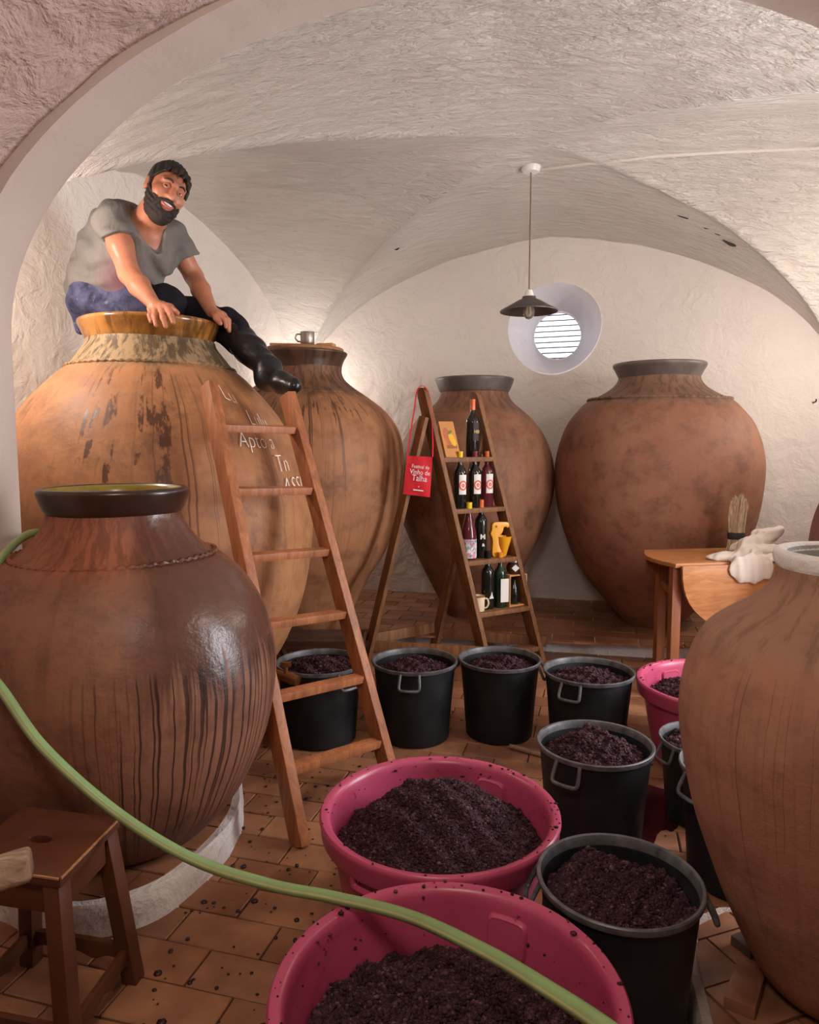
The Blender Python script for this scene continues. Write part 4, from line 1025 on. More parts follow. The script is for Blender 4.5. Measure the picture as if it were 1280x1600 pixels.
M_hon = plain('brown_glass', srgb(70, 34, 22), 0.12, 0.2); m = MB(); m.lathe([(0.002, 0.0), (0.034, 0.0), (0.05, 0.02), (0.054, 0.045), (0.046, 0.07), (0.034, 0.08), (0.034, 0.088)], hj, 28); m.obj('glass_body', M_hon, h_)
m = MB(); m.lathe([(0.037, 0.084), (0.037, 0.098), (0.03, 0.102), (0.002, 0.102)], hj, 24); m.obj('lid', plain('silver_lid', (0.6, 0.58, 0.55), 0.3, 0.05, metallic=0.9), h_)
f_ = front(0.1); sx = Vector((1, 0.1, 0)); m = MB(); q = [(-0.028, 0), (0, -0.026), (0.028, 0), (0, 0.026)]; m.add([hj + f_*0.0545 + sx*a_ + Vector((0, 0, 0.048+b2)) for a_, b2 in q], [(0, 1, 2, 3)]); m.obj('label_paper', M_paper, h_, smooth=False)

# ---- red festival bag hanging over the left stringer head
M_red = plain('red_cloth', srgb(214, 34, 46), 0.75, 0.08, 30, 0.15)
bo = at(653, 775, 4.84); bag = empty('red_bag', bo, 'red cloth bag with white lettering hanging from the shelf ladder', 'bag')
cBL, cBR, cTR, cTL = at(630, 772, 4.855), at(672, 777, 4.84), at(676, 714, 4.84), at(636, 712, 4.855)
nrm = (cBR - cBL).cross(cTL - cBL).normalized(); nrm = -nrm if nrm.y > 0 else nrm
m = MB(); vs_, fs_ = [], []; nu, nv = 10, 10
for s_ in (1, -1):
    for j in range(nv+1):
        for i in range(nu+1):
            u, v = i/nu, j/nv; p_ = lerp(lerp(cBL, cBR, u), lerp(cTL, cTR, u), v)
            bulge = 0.012*math.sin(math.pi*u)*math.sin(math.pi*min(v*1.1, 1))*s_ + 0.002*s_ + 0.003*math.sin(u*9 + v*4)
            vs_.append(p_ + nrm*bulge)
N_ = (nu+1)*(nv+1)
for s_ in (0, 1):
    fs_ += [(s_*N_ + j*(nu+1)+i, s_*N_ + j*(nu+1)+i+1, s_*N_ + (j+1)*(nu+1)+i+1, s_*N_ + (j+1)*(nu+1)+i) for j in range(nv) for i in range(nu)]
for i in range(nu): fs_.append((i, i+1, N_+i+1, N_+i))
for j in range(nv): fs_ += [(j*(nu+1), (j+1)*(nu+1), N_+(j+1)*(nu+1), N_+j*(nu+1)), (j*(nu+1)+nu, (j+1)*(nu+1)+nu, N_+(j+1)*(nu+1)+nu, N_+j*(nu+1)+nu)]
m.add(vs_, fs_); m.obj('pouch', M_red, bag)
bu = (cBR - cBL).normalized(); bv = (cTL - cBL).normalized(); bc_ = (cBL+cBR+cTR+cTL)/4 + nrm*0.0165
for s_, z_, sz in (('Festival do', 0.052, 0.034), ('Vinho de', 0.012, 0.046), ('Talha', -0.032, 0.058), ('+', -0.078, 0.022)):
    text_flat(s_, sz, bc_ + bv*z_ + bu*0.012, bu*0.82, bv, nrm, M_white, bag, 'lettering', bold=0.0003)
m = MB(); q0 = bc_ + bv*(-0.094) + bu*0.012; m.add([q0 + bu*a_ + bv*b2 + nrm*0.0015 for a_, b2 in ((-0.035, -0.004), (0.035, -0.004), (0.035, 0.004), (-0.035, 0.004))], [(0, 1, 2, 3)]); m.obj('printed_line', M_white, bag, smooth=False)
hd = TLp + Vector((0, 0, 0.006)) ; sA = [cTL + nrm*0.004, lerp(cTL, at(646, 640, 4.87), 0.5) , at(647, 640, 4.88), at(651, 612, 4.89), hd + Vector((0, -0.028, 0.004)), at(668, 612, 4.89), at(674, 640, 4.88), at(676, 680, 4.855), cTR + nrm*0.004]
m = MB(); sp_ = spline(sA, 5); ww = 0.012
vs_ = []; 
for p_ in sp_: vs_ += [p_ + Vector((-ww*0.25, -ww, 0)), p_ + Vector((ww*0.25, ww, 0)), p_ + Vector((ww*0.25+.004, ww, 0.003)), p_ + Vector((-ww*0.25+.004, -ww, 0.003))]
m.add(vs_, [(k*4+a_, k*4+(a_+1) % 4, (k+1)*4+(a_+1) % 4, (k+1)*4+a_) for k in range(len(sp_)-1) for a_ in range(4)]); m.obj('strap', M_red, bag)

# ---- drop-leaf table with the towel and the twig brush
TZ = 0.85
p0, p1 = ground(1056, 881, TZ), ground(1214, 876.5, TZ); tx = (p1 - p0).normalized(); ty_ = Vector((-tx.y, tx.x, 0))
TLEN, TDEP = 0.88, 0.56
tb = empty('drop_leaf_table', p0 + tx*0.5 + ty_*0.28 - Vector((0, 0, TZ)), 'oak drop-leaf table with one leaf hanging down', 'table')
poly = [(0, 0), (TLEN, 0)] + [(TLEN + 0.08*math.sin(math.pi*k/8), TDEP*k/8) for k in range(1, 8)] + [(TLEN, TDEP), (0.09, TDEP)] + [(-0.075*math.sin(math.pi*k/10) + 0.09*(1 - k/10), TDEP*(1 - k/10)) for k in range(1, 10)]
m = MB(); m.prism(poly, p0 - Vector((0, 0, 0.026)), tx, ty_, (0, 0, 1), 0.026); m.obj('table_top', M_oak, tb, bevel=0.004)
poly = [(0.03 + (TLEN-0.06)*(0.5 - 0.5*math.cos(math.pi*k/24)), -0.40*math.sin(math.pi*k/24)**0.8) for k in range(25)]
m = MB(); m.prism(poly, p0 - ty_*0.006 - Vector((0, 0, 0.012)), tx, (0, 0, 1), -ty_, 0.022); m.obj('drop_leaf', M_oak, tb, bevel=0.003)
for lx in (0.03, TLEN - 0.08):
    for ly in (0.05, TDEP - 0.10):
        m = MB(); b0 = p0 + tx*(lx + (0.13 if lx < .5 and ly > .2 else 0)) + ty_*ly; m.box(Vector((b0.x, b0.y, (TZ-0.026)/2)), (0.058, 0.05, TZ-0.026), Matrix.Rotation(math.atan2(tx.y, tx.x), 3, 'Z')); m.obj('leg', M_oakdark, tb, bevel=0.003)
    m = MB(); a_ = p0 + tx*lx + ty_*0.05 - Vector((0, 0, 0.20)); m.beam(a_, a_ + ty_*(TDEP-0.15) + tx*(0.13 if lx < .5 else 0), 0.024, 0.05); m.obj('end_rail', M_oakdark, tb, bevel=0.003)
for ly in (0.05, TDEP-0.10):
    m = MB(); a_ = p0 + tx*0.05 + ty_*ly - Vector((0, 0, 0.085)); m.beam(a_, a_ + tx*(TLEN-0.16), 0.024, 0.11); m.obj('apron', M_oakdark, tb, bevel=0.003)

# towel: a folded cloth lying over the front edge
M_tow = plain('grey_white_towel', srgb(206, 194, 182), 0.9, 0.06, 12, 0.35)
# twig brush standing on the table behind the towel
bb = at(1150, 852, 4.70); bb.z = TZ; br = empty('twig_brush', bb, 'upright twig brush with a dark band on the table', 'brush')
M_twig = wood('dry_twigs', srgb(150, 124, 98), srgb(214, 190, 160), 'Z', 3, 0.8, 0.3); M_band = plain('dark_band', srgb(40, 30, 28), 0.7, 0.2)
random.seed(11); m = MB()
for k in range(170):
    a_, r_ = random.uniform(0, 6.283), 0.054*math.sqrt(random.random()); hh = 0.37 - 0.10*(r_/0.054)**2*random.uniform(.4, 1) + random.uniform(-.02, .015)
    x_, y_ = r_*math.cos(a_), r_*math.sin(a_)*0.7
    pts = [bb + Vector((x_*1.15, y_*1.1, 0.0)), bb + Vector((x_*0.9, y_, 0.10)), bb + Vector((x_*1.05 + random.uniform(-.004, .004), y_, 0.22)), bb + Vector((x_*1.0 + 0.012 + random.uniform(-.008, .008), y_, hh))]
    m.tube(spline(pts, 2), random.uniform(0.0025, 0.0045), 5)
tag(m.obj('bristles', M_twig, br), kind='stuff')
m = MB(); m.lathe([(0.054, 0.085), (0.056, 0.09), (0.055, 0.125), (0.053, 0.13)], bb, 24); m.v = [(x_, bb.y + (y_-bb.y)*0.75, z_) for x_, y_, z_ in m.v]; m.obj('band', M_band, br)

# ---- boards and tin mug on the second jar
lidz = J2[2] + 2.10
t = tag(MB().lathe([(0.002, 0.0), (0.285, 0.0), (0.29, 0.006), (0.29, 0.020), (0.284, 0.026), (0.002, 0.026)], (J2[0], J2[1], lidz + 0.001), 48).obj('jar_lid', M_wornedge, origin=(J2[0], J2[1], lidz)), 'round ochre wooden lid on the jar behind the ladder', 'lid')
lz_ = lidz + 0.027
for (cx, cy, ln, wd, rz, lb, tk_) in ((-0.09, -0.06, 0.29, 0.12, 8, 'longer loose board beside the tin mug on the jar lid', 0.026), (0.175, -0.10, 0.12, 0.09, -12, 'short loose board end on the right of the jar lid', 0.024)):
    m = MB(); m.box((J2[0]+cx, J2[1]+cy, lz_ + tk_/2), (ln, wd, tk_), Matrix.Rotation(R(rz), 3, 'Z')); tag(m.obj('loose_board', M_box, origin=(J2[0]+cx, J2[1]+cy, lz_), bevel=0.003), lb, 'board', 'loose boards on the jar lid')
M_tin = plain('tin', (0.42, 0.38, 0.33), 0.38, 0.2, 14, 0.1, metallic=0.75)
mug('tin_mug', 'small tin mug with a wire handle on the covered jar', (J2[0]+0.035, J2[1]-0.06, lz_ + 0.026), 0.052, 0.085, M_tin, -1.45)

# ---- dark wooden trough on the floor behind the first bucket
tc_ = ground(505, 992, 0.24); tc_.z = 0
tr_ = empty('wooden_trough', tc_, 'dark wooden trough on the floor between the two big jars', 'trough')
M_dkw = wood('dark_trough_wood', srgb(64, 40, 28), srgb(92, 60, 42), 'X', 1, 0.6, 0.3)
for s_ in (-1, 1):
    m = MB(); m.beam(tc_ + Vector((-0.28, s_*0.10, 0.17)), tc_ + Vector((0.30, s_*0.10, 0.17)), 0.022, 0.16, (0, s_*0.5, 1)); m.obj('side_board', M_dkw, tr_, bevel=0.003)
    m = MB(); m.beam(tc_ + Vector((s_*0.26, -0.11, 0.17)), tc_ + Vector((s_*0.26, 0.11, 0.17)), 0.024, 0.17, (s_*0.4, 0, 1)); m.obj('end_board', M_dkw, tr_, bevel=0.003)
    m = MB(); m.box(tc_ + Vector((s_*0.2, 0, 0.04)), (0.05, 0.18, 0.08)); m.obj('foot', M_dkw, tr_, bevel=0.003)
m = MB(); m.box(tc_ + Vector((0, 0, 0.092)), (0.54, 0.20, 0.022)); m.obj('bottom_board', M_dkw, tr_, bevel=0.003)

# ---- painted stool bottom left
SZ = 0.505
c_br, c_fr, c_bl = ground(187, 1277, SZ), ground(94, 1372, SZ), ground(38, 1259, SZ); c_fl = c_fr + (c_bl - c_br)
st = empty('wooden_stool', ((c_br + c_fl)/2) - Vector((0, 0, SZ)), 'dark brown painted wooden stool with a hand hole in its seat', 'stool')
sc_ = (c_br + c_fl)/2; hx = (c_br - c_bl); hy = (c_bl - c_fl)
ring = []
for k in range(32):
    a_ = 2*math.pi*k/32 + math.pi/4
    cx, sx_ = math.cos(a_), math.sin(a_); mm = max(abs(cx), abs(sx_)); ring.append((cx/mm*0.5, sx_/mm*0.5))
hole = [(0.11*math.cos(2*math.pi*k/32 + math.pi/4), 0.06*math.sin(2*math.pi*k/32 + math.pi/4)) for k in range(32)]
m = MB(); vs_ = []
for zz in (0.0, -0.028):
    for pts in (ring, hole):
        for a_, b2 in pts: vs_.append(sc_ + hx*a_ + hy*b2 + Vector((0, 0, zz)))
fs_ = []
for k in range(32):
    l_ = (k+1) % 32; fs_ += [(k, l_, 32+l_, 32+k), (64+l_, 64+k, 96+k, 96+l_), (l_, k, 64+k, 64+l_), (32+k, 32+l_, 96+l_, 96+k)]
m.add(vs_, fs_); seat = m.obj('seat', M_stool, st, bevel=0.004)
for a_, b_ in ((c_fr, c_br), (c_fl, c_fr)):
    e = (b_ - a_).normalized(); o_ = Vector((e.y, -e.x, 0)); m = MB(); m.beam(a_ + e*0.004 + o_*0.0006 - Vector((0, 0, 0.003)), b_ - e*0.004 + o_*0.0006 - Vector((0, 0, 0.003)), 0.004, 0.005); m.obj('worn_edge', M_wornedge, seat, smooth=False)
feet = {}
for nm, cc, in (('fr', c_fr), ('br', c_br), ('bl', c_bl), ('fl', c_fl)):
    v = (cc - sc_); top = sc_ + v*0.80 - Vector((0, 0, 0.03)); ft = sc_ + v*1.10; ft.z = 0.0; feet[nm] = (top, ft)
    m = MB(); m.beam(ft, top, 0.046, 0.046, hx.normalized()); m.obj('leg', M_stool, st, bevel=0.003)
for a_, b_ in (('fr', 'br'), ('br', 'bl'), ('bl', 'fl'), ('fl', 'fr')):
    p_, q_ = lerp(*feet[a_], 0.08), lerp(*feet[b_], 0.08); m = MB(); m.beam(p_, q_, 0.018, 0.085); m.obj('apron', M_stool, st, bevel=0.002)
    p_, q_ = lerp(*feet[a_], 0.80), lerp(*feet[b_], 0.80)
    e = (q_-p_).normalized(); L_ = (q_-p_).length
    wave = [(L_*k/24, -0.026 - 0.008*math.cos(k/24*math.pi*6)) for k in range(25)] + [(L_, 0.022), (0, 0.022)]
    m = MB(); m.prism(wave, p_ - Vector((e.y, -e.x, 0))*0.009, e, (0, 0, 1), Vector((e.y, -e.x, 0)), 0.018); m.obj('stretcher', M_stool, st, bevel=0.002)

# ---- weathered armchair, only an arm and a leg in view at the left edge
a_end = at(50, 1348, 1.28); a_st = a_end + Vector((-0.42, -0.20, -0.05))
ch = empty('wooden_armchair', Vector((a_end.x-0.18, a_end.y-0.12, 0)), 'worn wooden armchair whose grey arm end pokes in at the left edge', 'armchair')
m = MB(); m.beam(a_st, a_end, 0.075, 0.05, (0, 0.25, 1)); m.obj('armrest', M_grey, ch, bevel=0.012, segs=3)
lg = at(2, 1540, 1.33); M_redw = wood('reddish_chair_wood', srgb(120, 64, 40), srgb(150, 86, 54), 'Z', 1.5, 0.55, 0.3)
m = MB(); m.tube([Vector((lg.x - 0.03, lg.y, 0)), Vector((lg.x - 0.012, lg.y, 0.30)), Vector((lg.x - 0.07, lg.y, 0.52)), Vector((a_end.x - 0.12, a_end.y - 0.05, a_end.z - 0.03))], [0.022, 0.024, 0.022, 0.020], 12); m.obj('leg', M_redw, ch)
sC = Vector((lg.x - 0.32, lg.y - 0.12, 0))
m = MB(); m.box(sC + Vector((0, 0, 0.44)), (0.48, 0.46, 0.04)); m.obj('seat', M_redw, ch, bevel=0.01)
for dx, dy in ((-0.2, 0.2), (-0.2, -0.2), (0.2, -0.2)):
    m = MB(); m.tube([sC + Vector((dx, dy, 0)), sC + Vector((dx, dy, 0.43))], 0.02, 10); m.obj('leg', M_redw, ch)

# ---- stick on the floor, dark offcut, broken pieces on the right plinth
s0, s1 = ground(797, 1166, 0.014), ground(862, 1184, 0.014)
m = MB(); m.tube([s0, lerp(s0, s1, .3) + Vector((0, 0, .001)), lerp(s0, s1, .7), s1], [0.0125, 0.0135, 0.013, 0.012], 10); tag(m.obj('wooden_stick', M_grey, origin=tuple(s0)), 'short pale stick lying on the floor behind the second pink tub', 'stick')
for px, py, dm, rz, lb, mt in ((1180, 1470, (0.12, 0.07, 0.03), 25, 'dark broken tile lying by the foot of the matt jar', M_grout), (1165, 1545, (0.17, 0.075, 0.035), 55, 'broken terracotta tile propped on the right plinth', M_tile)):
    g_ = ground(px, py, 0.12); m = MB(); m.box((g_.x, g_.y, 0.104 + dm[2]/2), dm, Matrix.Rotation(R(rz), 3, 'Z')); tag(m.obj('broken_tile', mt, origin=(g_.x, g_.y, 0.104), bevel=0.004), lb, 'tile', 'broken tiles on the right plinth')

# ---- pendant lamp, cable and ceiling rose
def vault_hit(px, py):
    r = ray(px, py)
    for k in range(200, 800):
        p = r*(k*0.01) + Vector((0, 0, EYE)); X, Y = p.x*CY - p.y*SY, p.x*SY + p.y*CY
        if Y < 2.5: continue
        v = (Y - NL[1])/(BL[1]-NL[1]); xl = NL[0] + (BL[0]-NL[0])*v; xr = NR[0] + (BR[0]-NR[0])*v; u = (X - xl)/(xr - xl)
        if not (0 <= u <= 1 and 0 <= v <= 1): continue
        if p.z >= vault_z(u, v): return p
    return r*5
M_lampm = plain('dark_enamel', srgb(84, 76, 70), 0.42, 0.15, 12, 0.05, metallic=0.3)
M_porc = plain('white_porcelain', (0.75, 0.73, 0.70), 0.35, 0.04)
M_cord = plain('twisted_cord', srgb(120, 98, 72), 0.8, 0.2)
rose = vault_hit(830, 260); lc = at(826, 470, rose.y); lc.x = rose.x
pl = empty('pendant_lamp', (rose.x, rose.y, rose.z), 'dark enamel pendant lamp hanging in front of the round window', 'lamp')
LZ = at(828, 487, rose.y).z
m = MB(); m.lathe([(0.002, 0.01), (0.062, 0.01), (0.062, -0.016), (0.05, -0.034), (0.002, -0.036)], (rose.x, rose.y, rose.z - 0.004), 28); m.obj('ceiling_rose', M_porc, pl)
m = MB(); m.tube([(rose.x, rose.y, rose.z - 0.03), (rose.x, rose.y, LZ + 0.13)], 0.0045, 8); m.obj('cord', M_cord, pl)
m = MB(); m.lathe([(0.006, 0.145), (0.022, 0.14), (0.03, 0.11), (0.034, 0.09), (0.045, 0.085), (0.046, 0.078)], (rose.x, rose.y, LZ), 24); m.obj('lamp_holder', M_porc, pl)
m = MB(); m.lathe([(0.044, 0.098), (0.048, 0.083), (0.075, 0.072), (0.13, 0.040), (0.186, 0.010), (0.193, 0.004), (0.192, -0.002), (0.184, 0.004), (0.128, 0.033), (0.072, 0.064), (0.04, 0.076)], (rose.x, rose.y, LZ), 48); m.obj('lamp_shade', M_lampm, pl)
gb = G('clear_bulb_glass', 0.02, 0.5); gb.p.inputs['Transmission Weight'].default_value = 0.9; gb.p.inputs['IOR'].default_value = 1.15
m = MB(); m.lathe([(0.014, 0.078), (0.016, 0.06), (0.032, 0.03), (0.040, 0.0), (0.036, -0.026), (0.02, -0.044), (0.002, -0.05)], (rose.x, rose.y, LZ), 28); bulb = m.obj('bulb', gb.out((0.95, 0.93, 0.9)), pl)
m = MB()
for k in range(6):
    a_ = 2*math.pi*k/6; m.tube([(rose.x + 0.006*math.cos(a_), rose.y + 0.006*math.sin(a_), LZ + 0.05), (rose.x + 0.018*math.cos(a_), rose.y + 0.018*math.sin(a_), LZ - 0.01), (rose.x + 0.008*math.cos(a_+.5), rose.y + 0.008*math.sin(a_+.5), LZ - 0.028)], 0.0016, 5)
fg = plain('filament', (0.8, 0.6, 0.35), 0.4); m.obj('filament', fg, bulb)
pts = [vault_hit(px, py) - Vector((0, 0, 0.006)) for px, py in ((846, 263), (900, 256), (960, 250), (1020, 243), (1080, 239), (1150, 235), (1220, 232), (1290, 229), (1340, 227))]
m = MB(); m.tube(spline(pts, 6), 0.011, 8); tag(m.obj('ceiling_cable', plaster('limewashed_cable', (0.66, 0.60, 0.55), (0.72, 0.66, 0.6), 0.2, 0.4), origin=tuple(pts[0])), 'whitewashed cable running along the vault from the lamp', 'cable')
# knocked-out holes along the groins
M_hole = plain('dark_hole', (0.05, 0.035, 0.03), 0.95, 0.3)
for px, py, w_, h_, ro in ((1067, 338, 0.055, 0.018, 20), (1140, 379, 0.05, 0.026, 25), (1122, 366, 0.02, 0.012, 10), (1104, 357, 0.016, 0.010, 10), (621, 388, 0.022, 0.016, -30), (808, 320, 0.014, 0.008, 0)):
    p_ = vault_hit(px, py); m = MB(); poly = [(w_*math.cos(t)*(1 + 0.25*math.sin(3*t+px)), h_*math.sin(t)*(1+0.2*math.cos(2*t+py))) for t in [2*math.pi*k/14 for k in range(14)]]
    m.prism(poly, p_ - Vector((0, 0.004, 0.0)), (math.cos(R(ro)), 0, -math.sin(R(ro))), (math.sin(R(ro))*0.7, 0.3, 0.8), (0, 0.9, 0.4), 0.03)
    m.obj('plaster_hole', M_hole, bpy.data.objects['ceiling'])

# ---- garden hose
def hose_mat():
    g = G('green_hose', 0.35, 0.45); uv = g.n('ShaderNodeUVMap'); x, y, z = g.xyz(uv.outputs[0])
    c = g.ramp(x, [(0.0, srgb(132, 164, 106)), (0.18, srgb(138, 170, 110)), (0.22, srgb(200, 198, 140)), (0.28, srgb(128, 160, 102)), (0.60, srgb(116, 150, 92)), (0.66, srgb(190, 190, 132)), (0.72, srgb(132, 164, 106))])
    a = g.noise(g.tc.outputs['Object'], 8, 3); c = g.mix(g.mapr(a, 0.45, 0.75, 0, 0.35), c, srgb(116, 104, 78))
    return g.out(c)
hp = [(95, 905, 3.05), (82, 850, 2.98), (60, 832, 2.82), (28, 845, 2.62), (-10, 890, 2.39), (-45, 960, 2.19), (-30, 1030, 2.07), (8, 1085, 2.02), (70, 1170, 1.96), (180, 1268, 1.90), (300, 1342, 1.84), (420, 1382, 1.79), (520, 1402, 1.732), (640, 1432, 1.60), (760, 1488, 1.38), (860, 1548, 1.18), (950, 1608, 1.02), (1040, 1680, 0.88)]
hpts = spline([at(*q) for q in hp], 10); hr = 0.0150
me_v, me_f, uvs = [], [], []; seg = 14; prev = None
for i, p_ in enumerate(hpts):
    t_ = (hpts[min(i+1, len(hpts)-1)] - hpts[max(i-1, 0)]).normalized()
    u_ = t_.orthogonal().normalized() if prev is None else (prev - t_*prev.dot(t_)).normalized(); prev = u_; w_ = t_.cross(u_)
    for k in range(seg):
        a_ = 2*math.pi*k/seg; me_v.append(p_ + (u_*math.cos(a_) + w_*math.sin(a_))*hr)
for i in range(len(hpts)-1):
    for k in range(seg): me_f.append((i*seg+k, i*seg+(k+1) % seg, (i+1)*seg+(k+1) % seg, (i+1)*seg+k)); uvs.append(k)
m = MB(); m.add(me_v, me_f); m.add(me_v[:seg], [tuple(range(seg))]); m.add(me_v[-seg:], [tuple(range(seg))])
ho = m.obj('garden_hose', hose_mat(), origin=tuple(hpts[120])); tag(ho, 'green striped garden hose curving across the picture over the front tub', 'hose')
uvl = ho.data.uv_layers.new(name='UVMap')
# uv.x = position round the hose (found again from the vertex order)
for poly_ in ho.data.polygons:
    ks = [v % seg for v in poly_.vertices]; wrap = (max(ks) - min(ks) > seg/2)
    for li, k in zip(poly_.loop_indices, ks):
        kk = k + seg if (wrap and k < seg/2) else k
        uvl.data[li].uv = (((kk/seg) + 0.0) % 1.0001, 0.0)

# ---- grape skins and drips spilled on the floor
rng = np.random.default_rng(5); iv, if_ = ico(); Vv, Fv = [], []; n0 = 0
for k in range(420):
    if k < 260: x_, y_ = rng.uniform(-0.75, -0.05), rng.uniform(1.6, 3.6)
    else: x_, y_ = rng.uniform(-0.2, 1.2), rng.uniform(1.6, 4.6)
    s_ = 0.0035 + 0.009*rng.random()**3
    Vv.append(iv*np.array([s_*rng.uniform(.8, 1.6), s_*rng.uniform(.8, 1.4), s_*0.35]) + np.array([x_, y_, 0.003])); Fv.append(if_ + n0); n0 += len(iv)
tag(raw_mesh('spilled_grape_skins', np.vstack(Vv), np.vstack(Fv), plain('spilled_skins', srgb(44, 22, 24), 0.45, 0.3), origin=(-0.3, 2.5, 0)), 'dark grape skins spilled over the floor tiles', 'grape skins', kind='stuff')
# wine puddle on the floor between the buckets
pc = ground(1010, 1262, 0.0); rg = random.Random(3)
ring = [(pc.x + (0.17 + 0.05*math.sin(3*t_+1) + 0.03*math.sin(7*t_))*math.cos(t_)*0.75, pc.y + (0.26 + 0.07*math.sin(2*t_+.5) + 0.04*math.sin(5*t_))*math.sin(t_)) for t_ in [2*math.pi*k/40 for k in range(40)]]
m = MB(); m.prism(ring, (0, 0, 0.0005), (1, 0, 0), (0, 1, 0), (0, 0, 1), 0.0022); tag(m.obj('wine_puddle', plain('spilled_wine', srgb(52, 18, 20), 0.12, 0.3), origin=tuple(pc), smooth=False), 'dark red wine puddle on the tiles beside the peaked bucket', 'puddle')
# ---- lamps out of sight that light the cellar: small wall lamps and an added pendant in the near bay
def wall_lamp(label, X, Y, z, nx, ny, energy, color):
    c = Vector(room(X, Y, z)); n_ = Vector(room(nx, ny)).normalized(); t = empty('wall_lamp', c, label, 'lamp', 'small wall lamps')
    m = MB(); m.tube([c, c + n_*0.02], 0.06, 20); m.obj('back_plate', M_porc, t)
    m = MB(); m.tube([c + n_*0.02, c + n_*0.06, c + n_*0.065 + Vector((0, 0, 0.03))], [0.02, 0.022, 0.024], 16); m.obj('socket', M_porc, t)
    light('wall_lamp_light', 'POINT', c + n_*0.14 + Vector((0, 0, 0.10)), energy, color, 0.07)
wall_lamp('small wall lamp hidden behind the jar with the tin mug', -2.62, 6.35, 1.92, 1, -0.1, 14, SOFT)
wall_lamp('small wall lamp on the right wall just out of view', 2.20, 5.50, 2.05, -1, 0, 30, SOFT)
wall_lamp('small wall lamp on the back of the left pier', -2.62, 2.54, 2.35, 0, 1, 32, WARM)
wall_lamp('small wall lamp on the back of the right pier', 1.62, 2.54, 2.35, 0, 1, 32, SOFT)
nb_ = Vector(room(-0.35, 0.35, 2.55)); np_ = empty('pendant_lamp', nb_ + Vector((0, 0, 0.52)), 'added enamel pendant lamp that fills the near bay behind the viewer', 'lamp')
m = MB(); m.tube([nb_ + Vector((0, 0, 0.52)), nb_ + Vector((0, 0, 0.16))], 0.0045, 8); m.obj('cord', M_cord, np_)
m = MB(); m.lathe([(0.044, 0.22), (0.048, 0.205), (0.075, 0.19), (0.13, 0.16), (0.193, 0.125), (0.184, 0.127), (0.128, 0.153), (0.04, 0.195)], nb_, 48); m.obj('lamp_shade', M_lampm, np_)
light('near_fill_light', 'POINT', nb_, 74, WARM, 0.26)  # added unseen fill that brightens the near bay and front floor
nl = Vector(room(*on_back(1271, 628, WY - 0.002)[:1], WY - 0.002, on_back(1271, 628)[1]))
m = MB(); m.tube([nl + Vector((0, 0.02, -0.01)), nl + Vector((-0.005, -0.05, 0.0)), nl + Vector((-0.012, -0.065, 0.018))], 0.006, 8); tag(m.obj('iron_nail', M_dkpaper, origin=tuple(nl)), 'bent iron nail in the back wall at the right edge', 'nail')

# =================================================================== THE MAN ON THE JAR
class SDF:
    """distance-field helpers on (N,3) arrays"""
    @staticmethod
    def sph(P, c, r): return np.linalg.norm(P - np.asarray(c, np.float32), axis=1) - r
    @staticmethod
    def cone(P, a, b, ra, rb):
        a = np.asarray(a, np.float32); b = np.asarray(b, np.float32); d = b - a
        t = np.clip(((P - a) @ d) / max(float(d @ d), 1e-9), 0, 1)
        return np.linalg.norm(P - a - t[:, None]*d, axis=1) - (ra + (rb - ra)*t)
    @staticmethod
    def ell(P, c, r, M=None):
        q = P - np.asarray(c, np.float32)
        if M is not None: q = q @ M
        r = np.asarray(r, np.float32); k0 = np.linalg.norm(q/r, axis=1); k1 = np.linalg.norm(q/(r*r), axis=1)
        return k0*(k0 - 1.0)/np.maximum(k1, 1e-6)
    @staticmethod
    def u(a, b, k):
        h = np.clip(0.5 + 0.5*(b - a)/k, 0, 1); return b + (a - b)*h - k*h*(1 - h)
    @staticmethod
    def sub(a, b, k):
        return -SDF.u(-a, b, k)
def chain(P, pts, rs, k=0.02, D=None):
    for i in range(len(pts)-1):
        q = SDF.cone(P, pts[i], pts[i+1], rs[i], rs[i+1]); D = q if D is None else SDF.u(D, q, k)
    return D
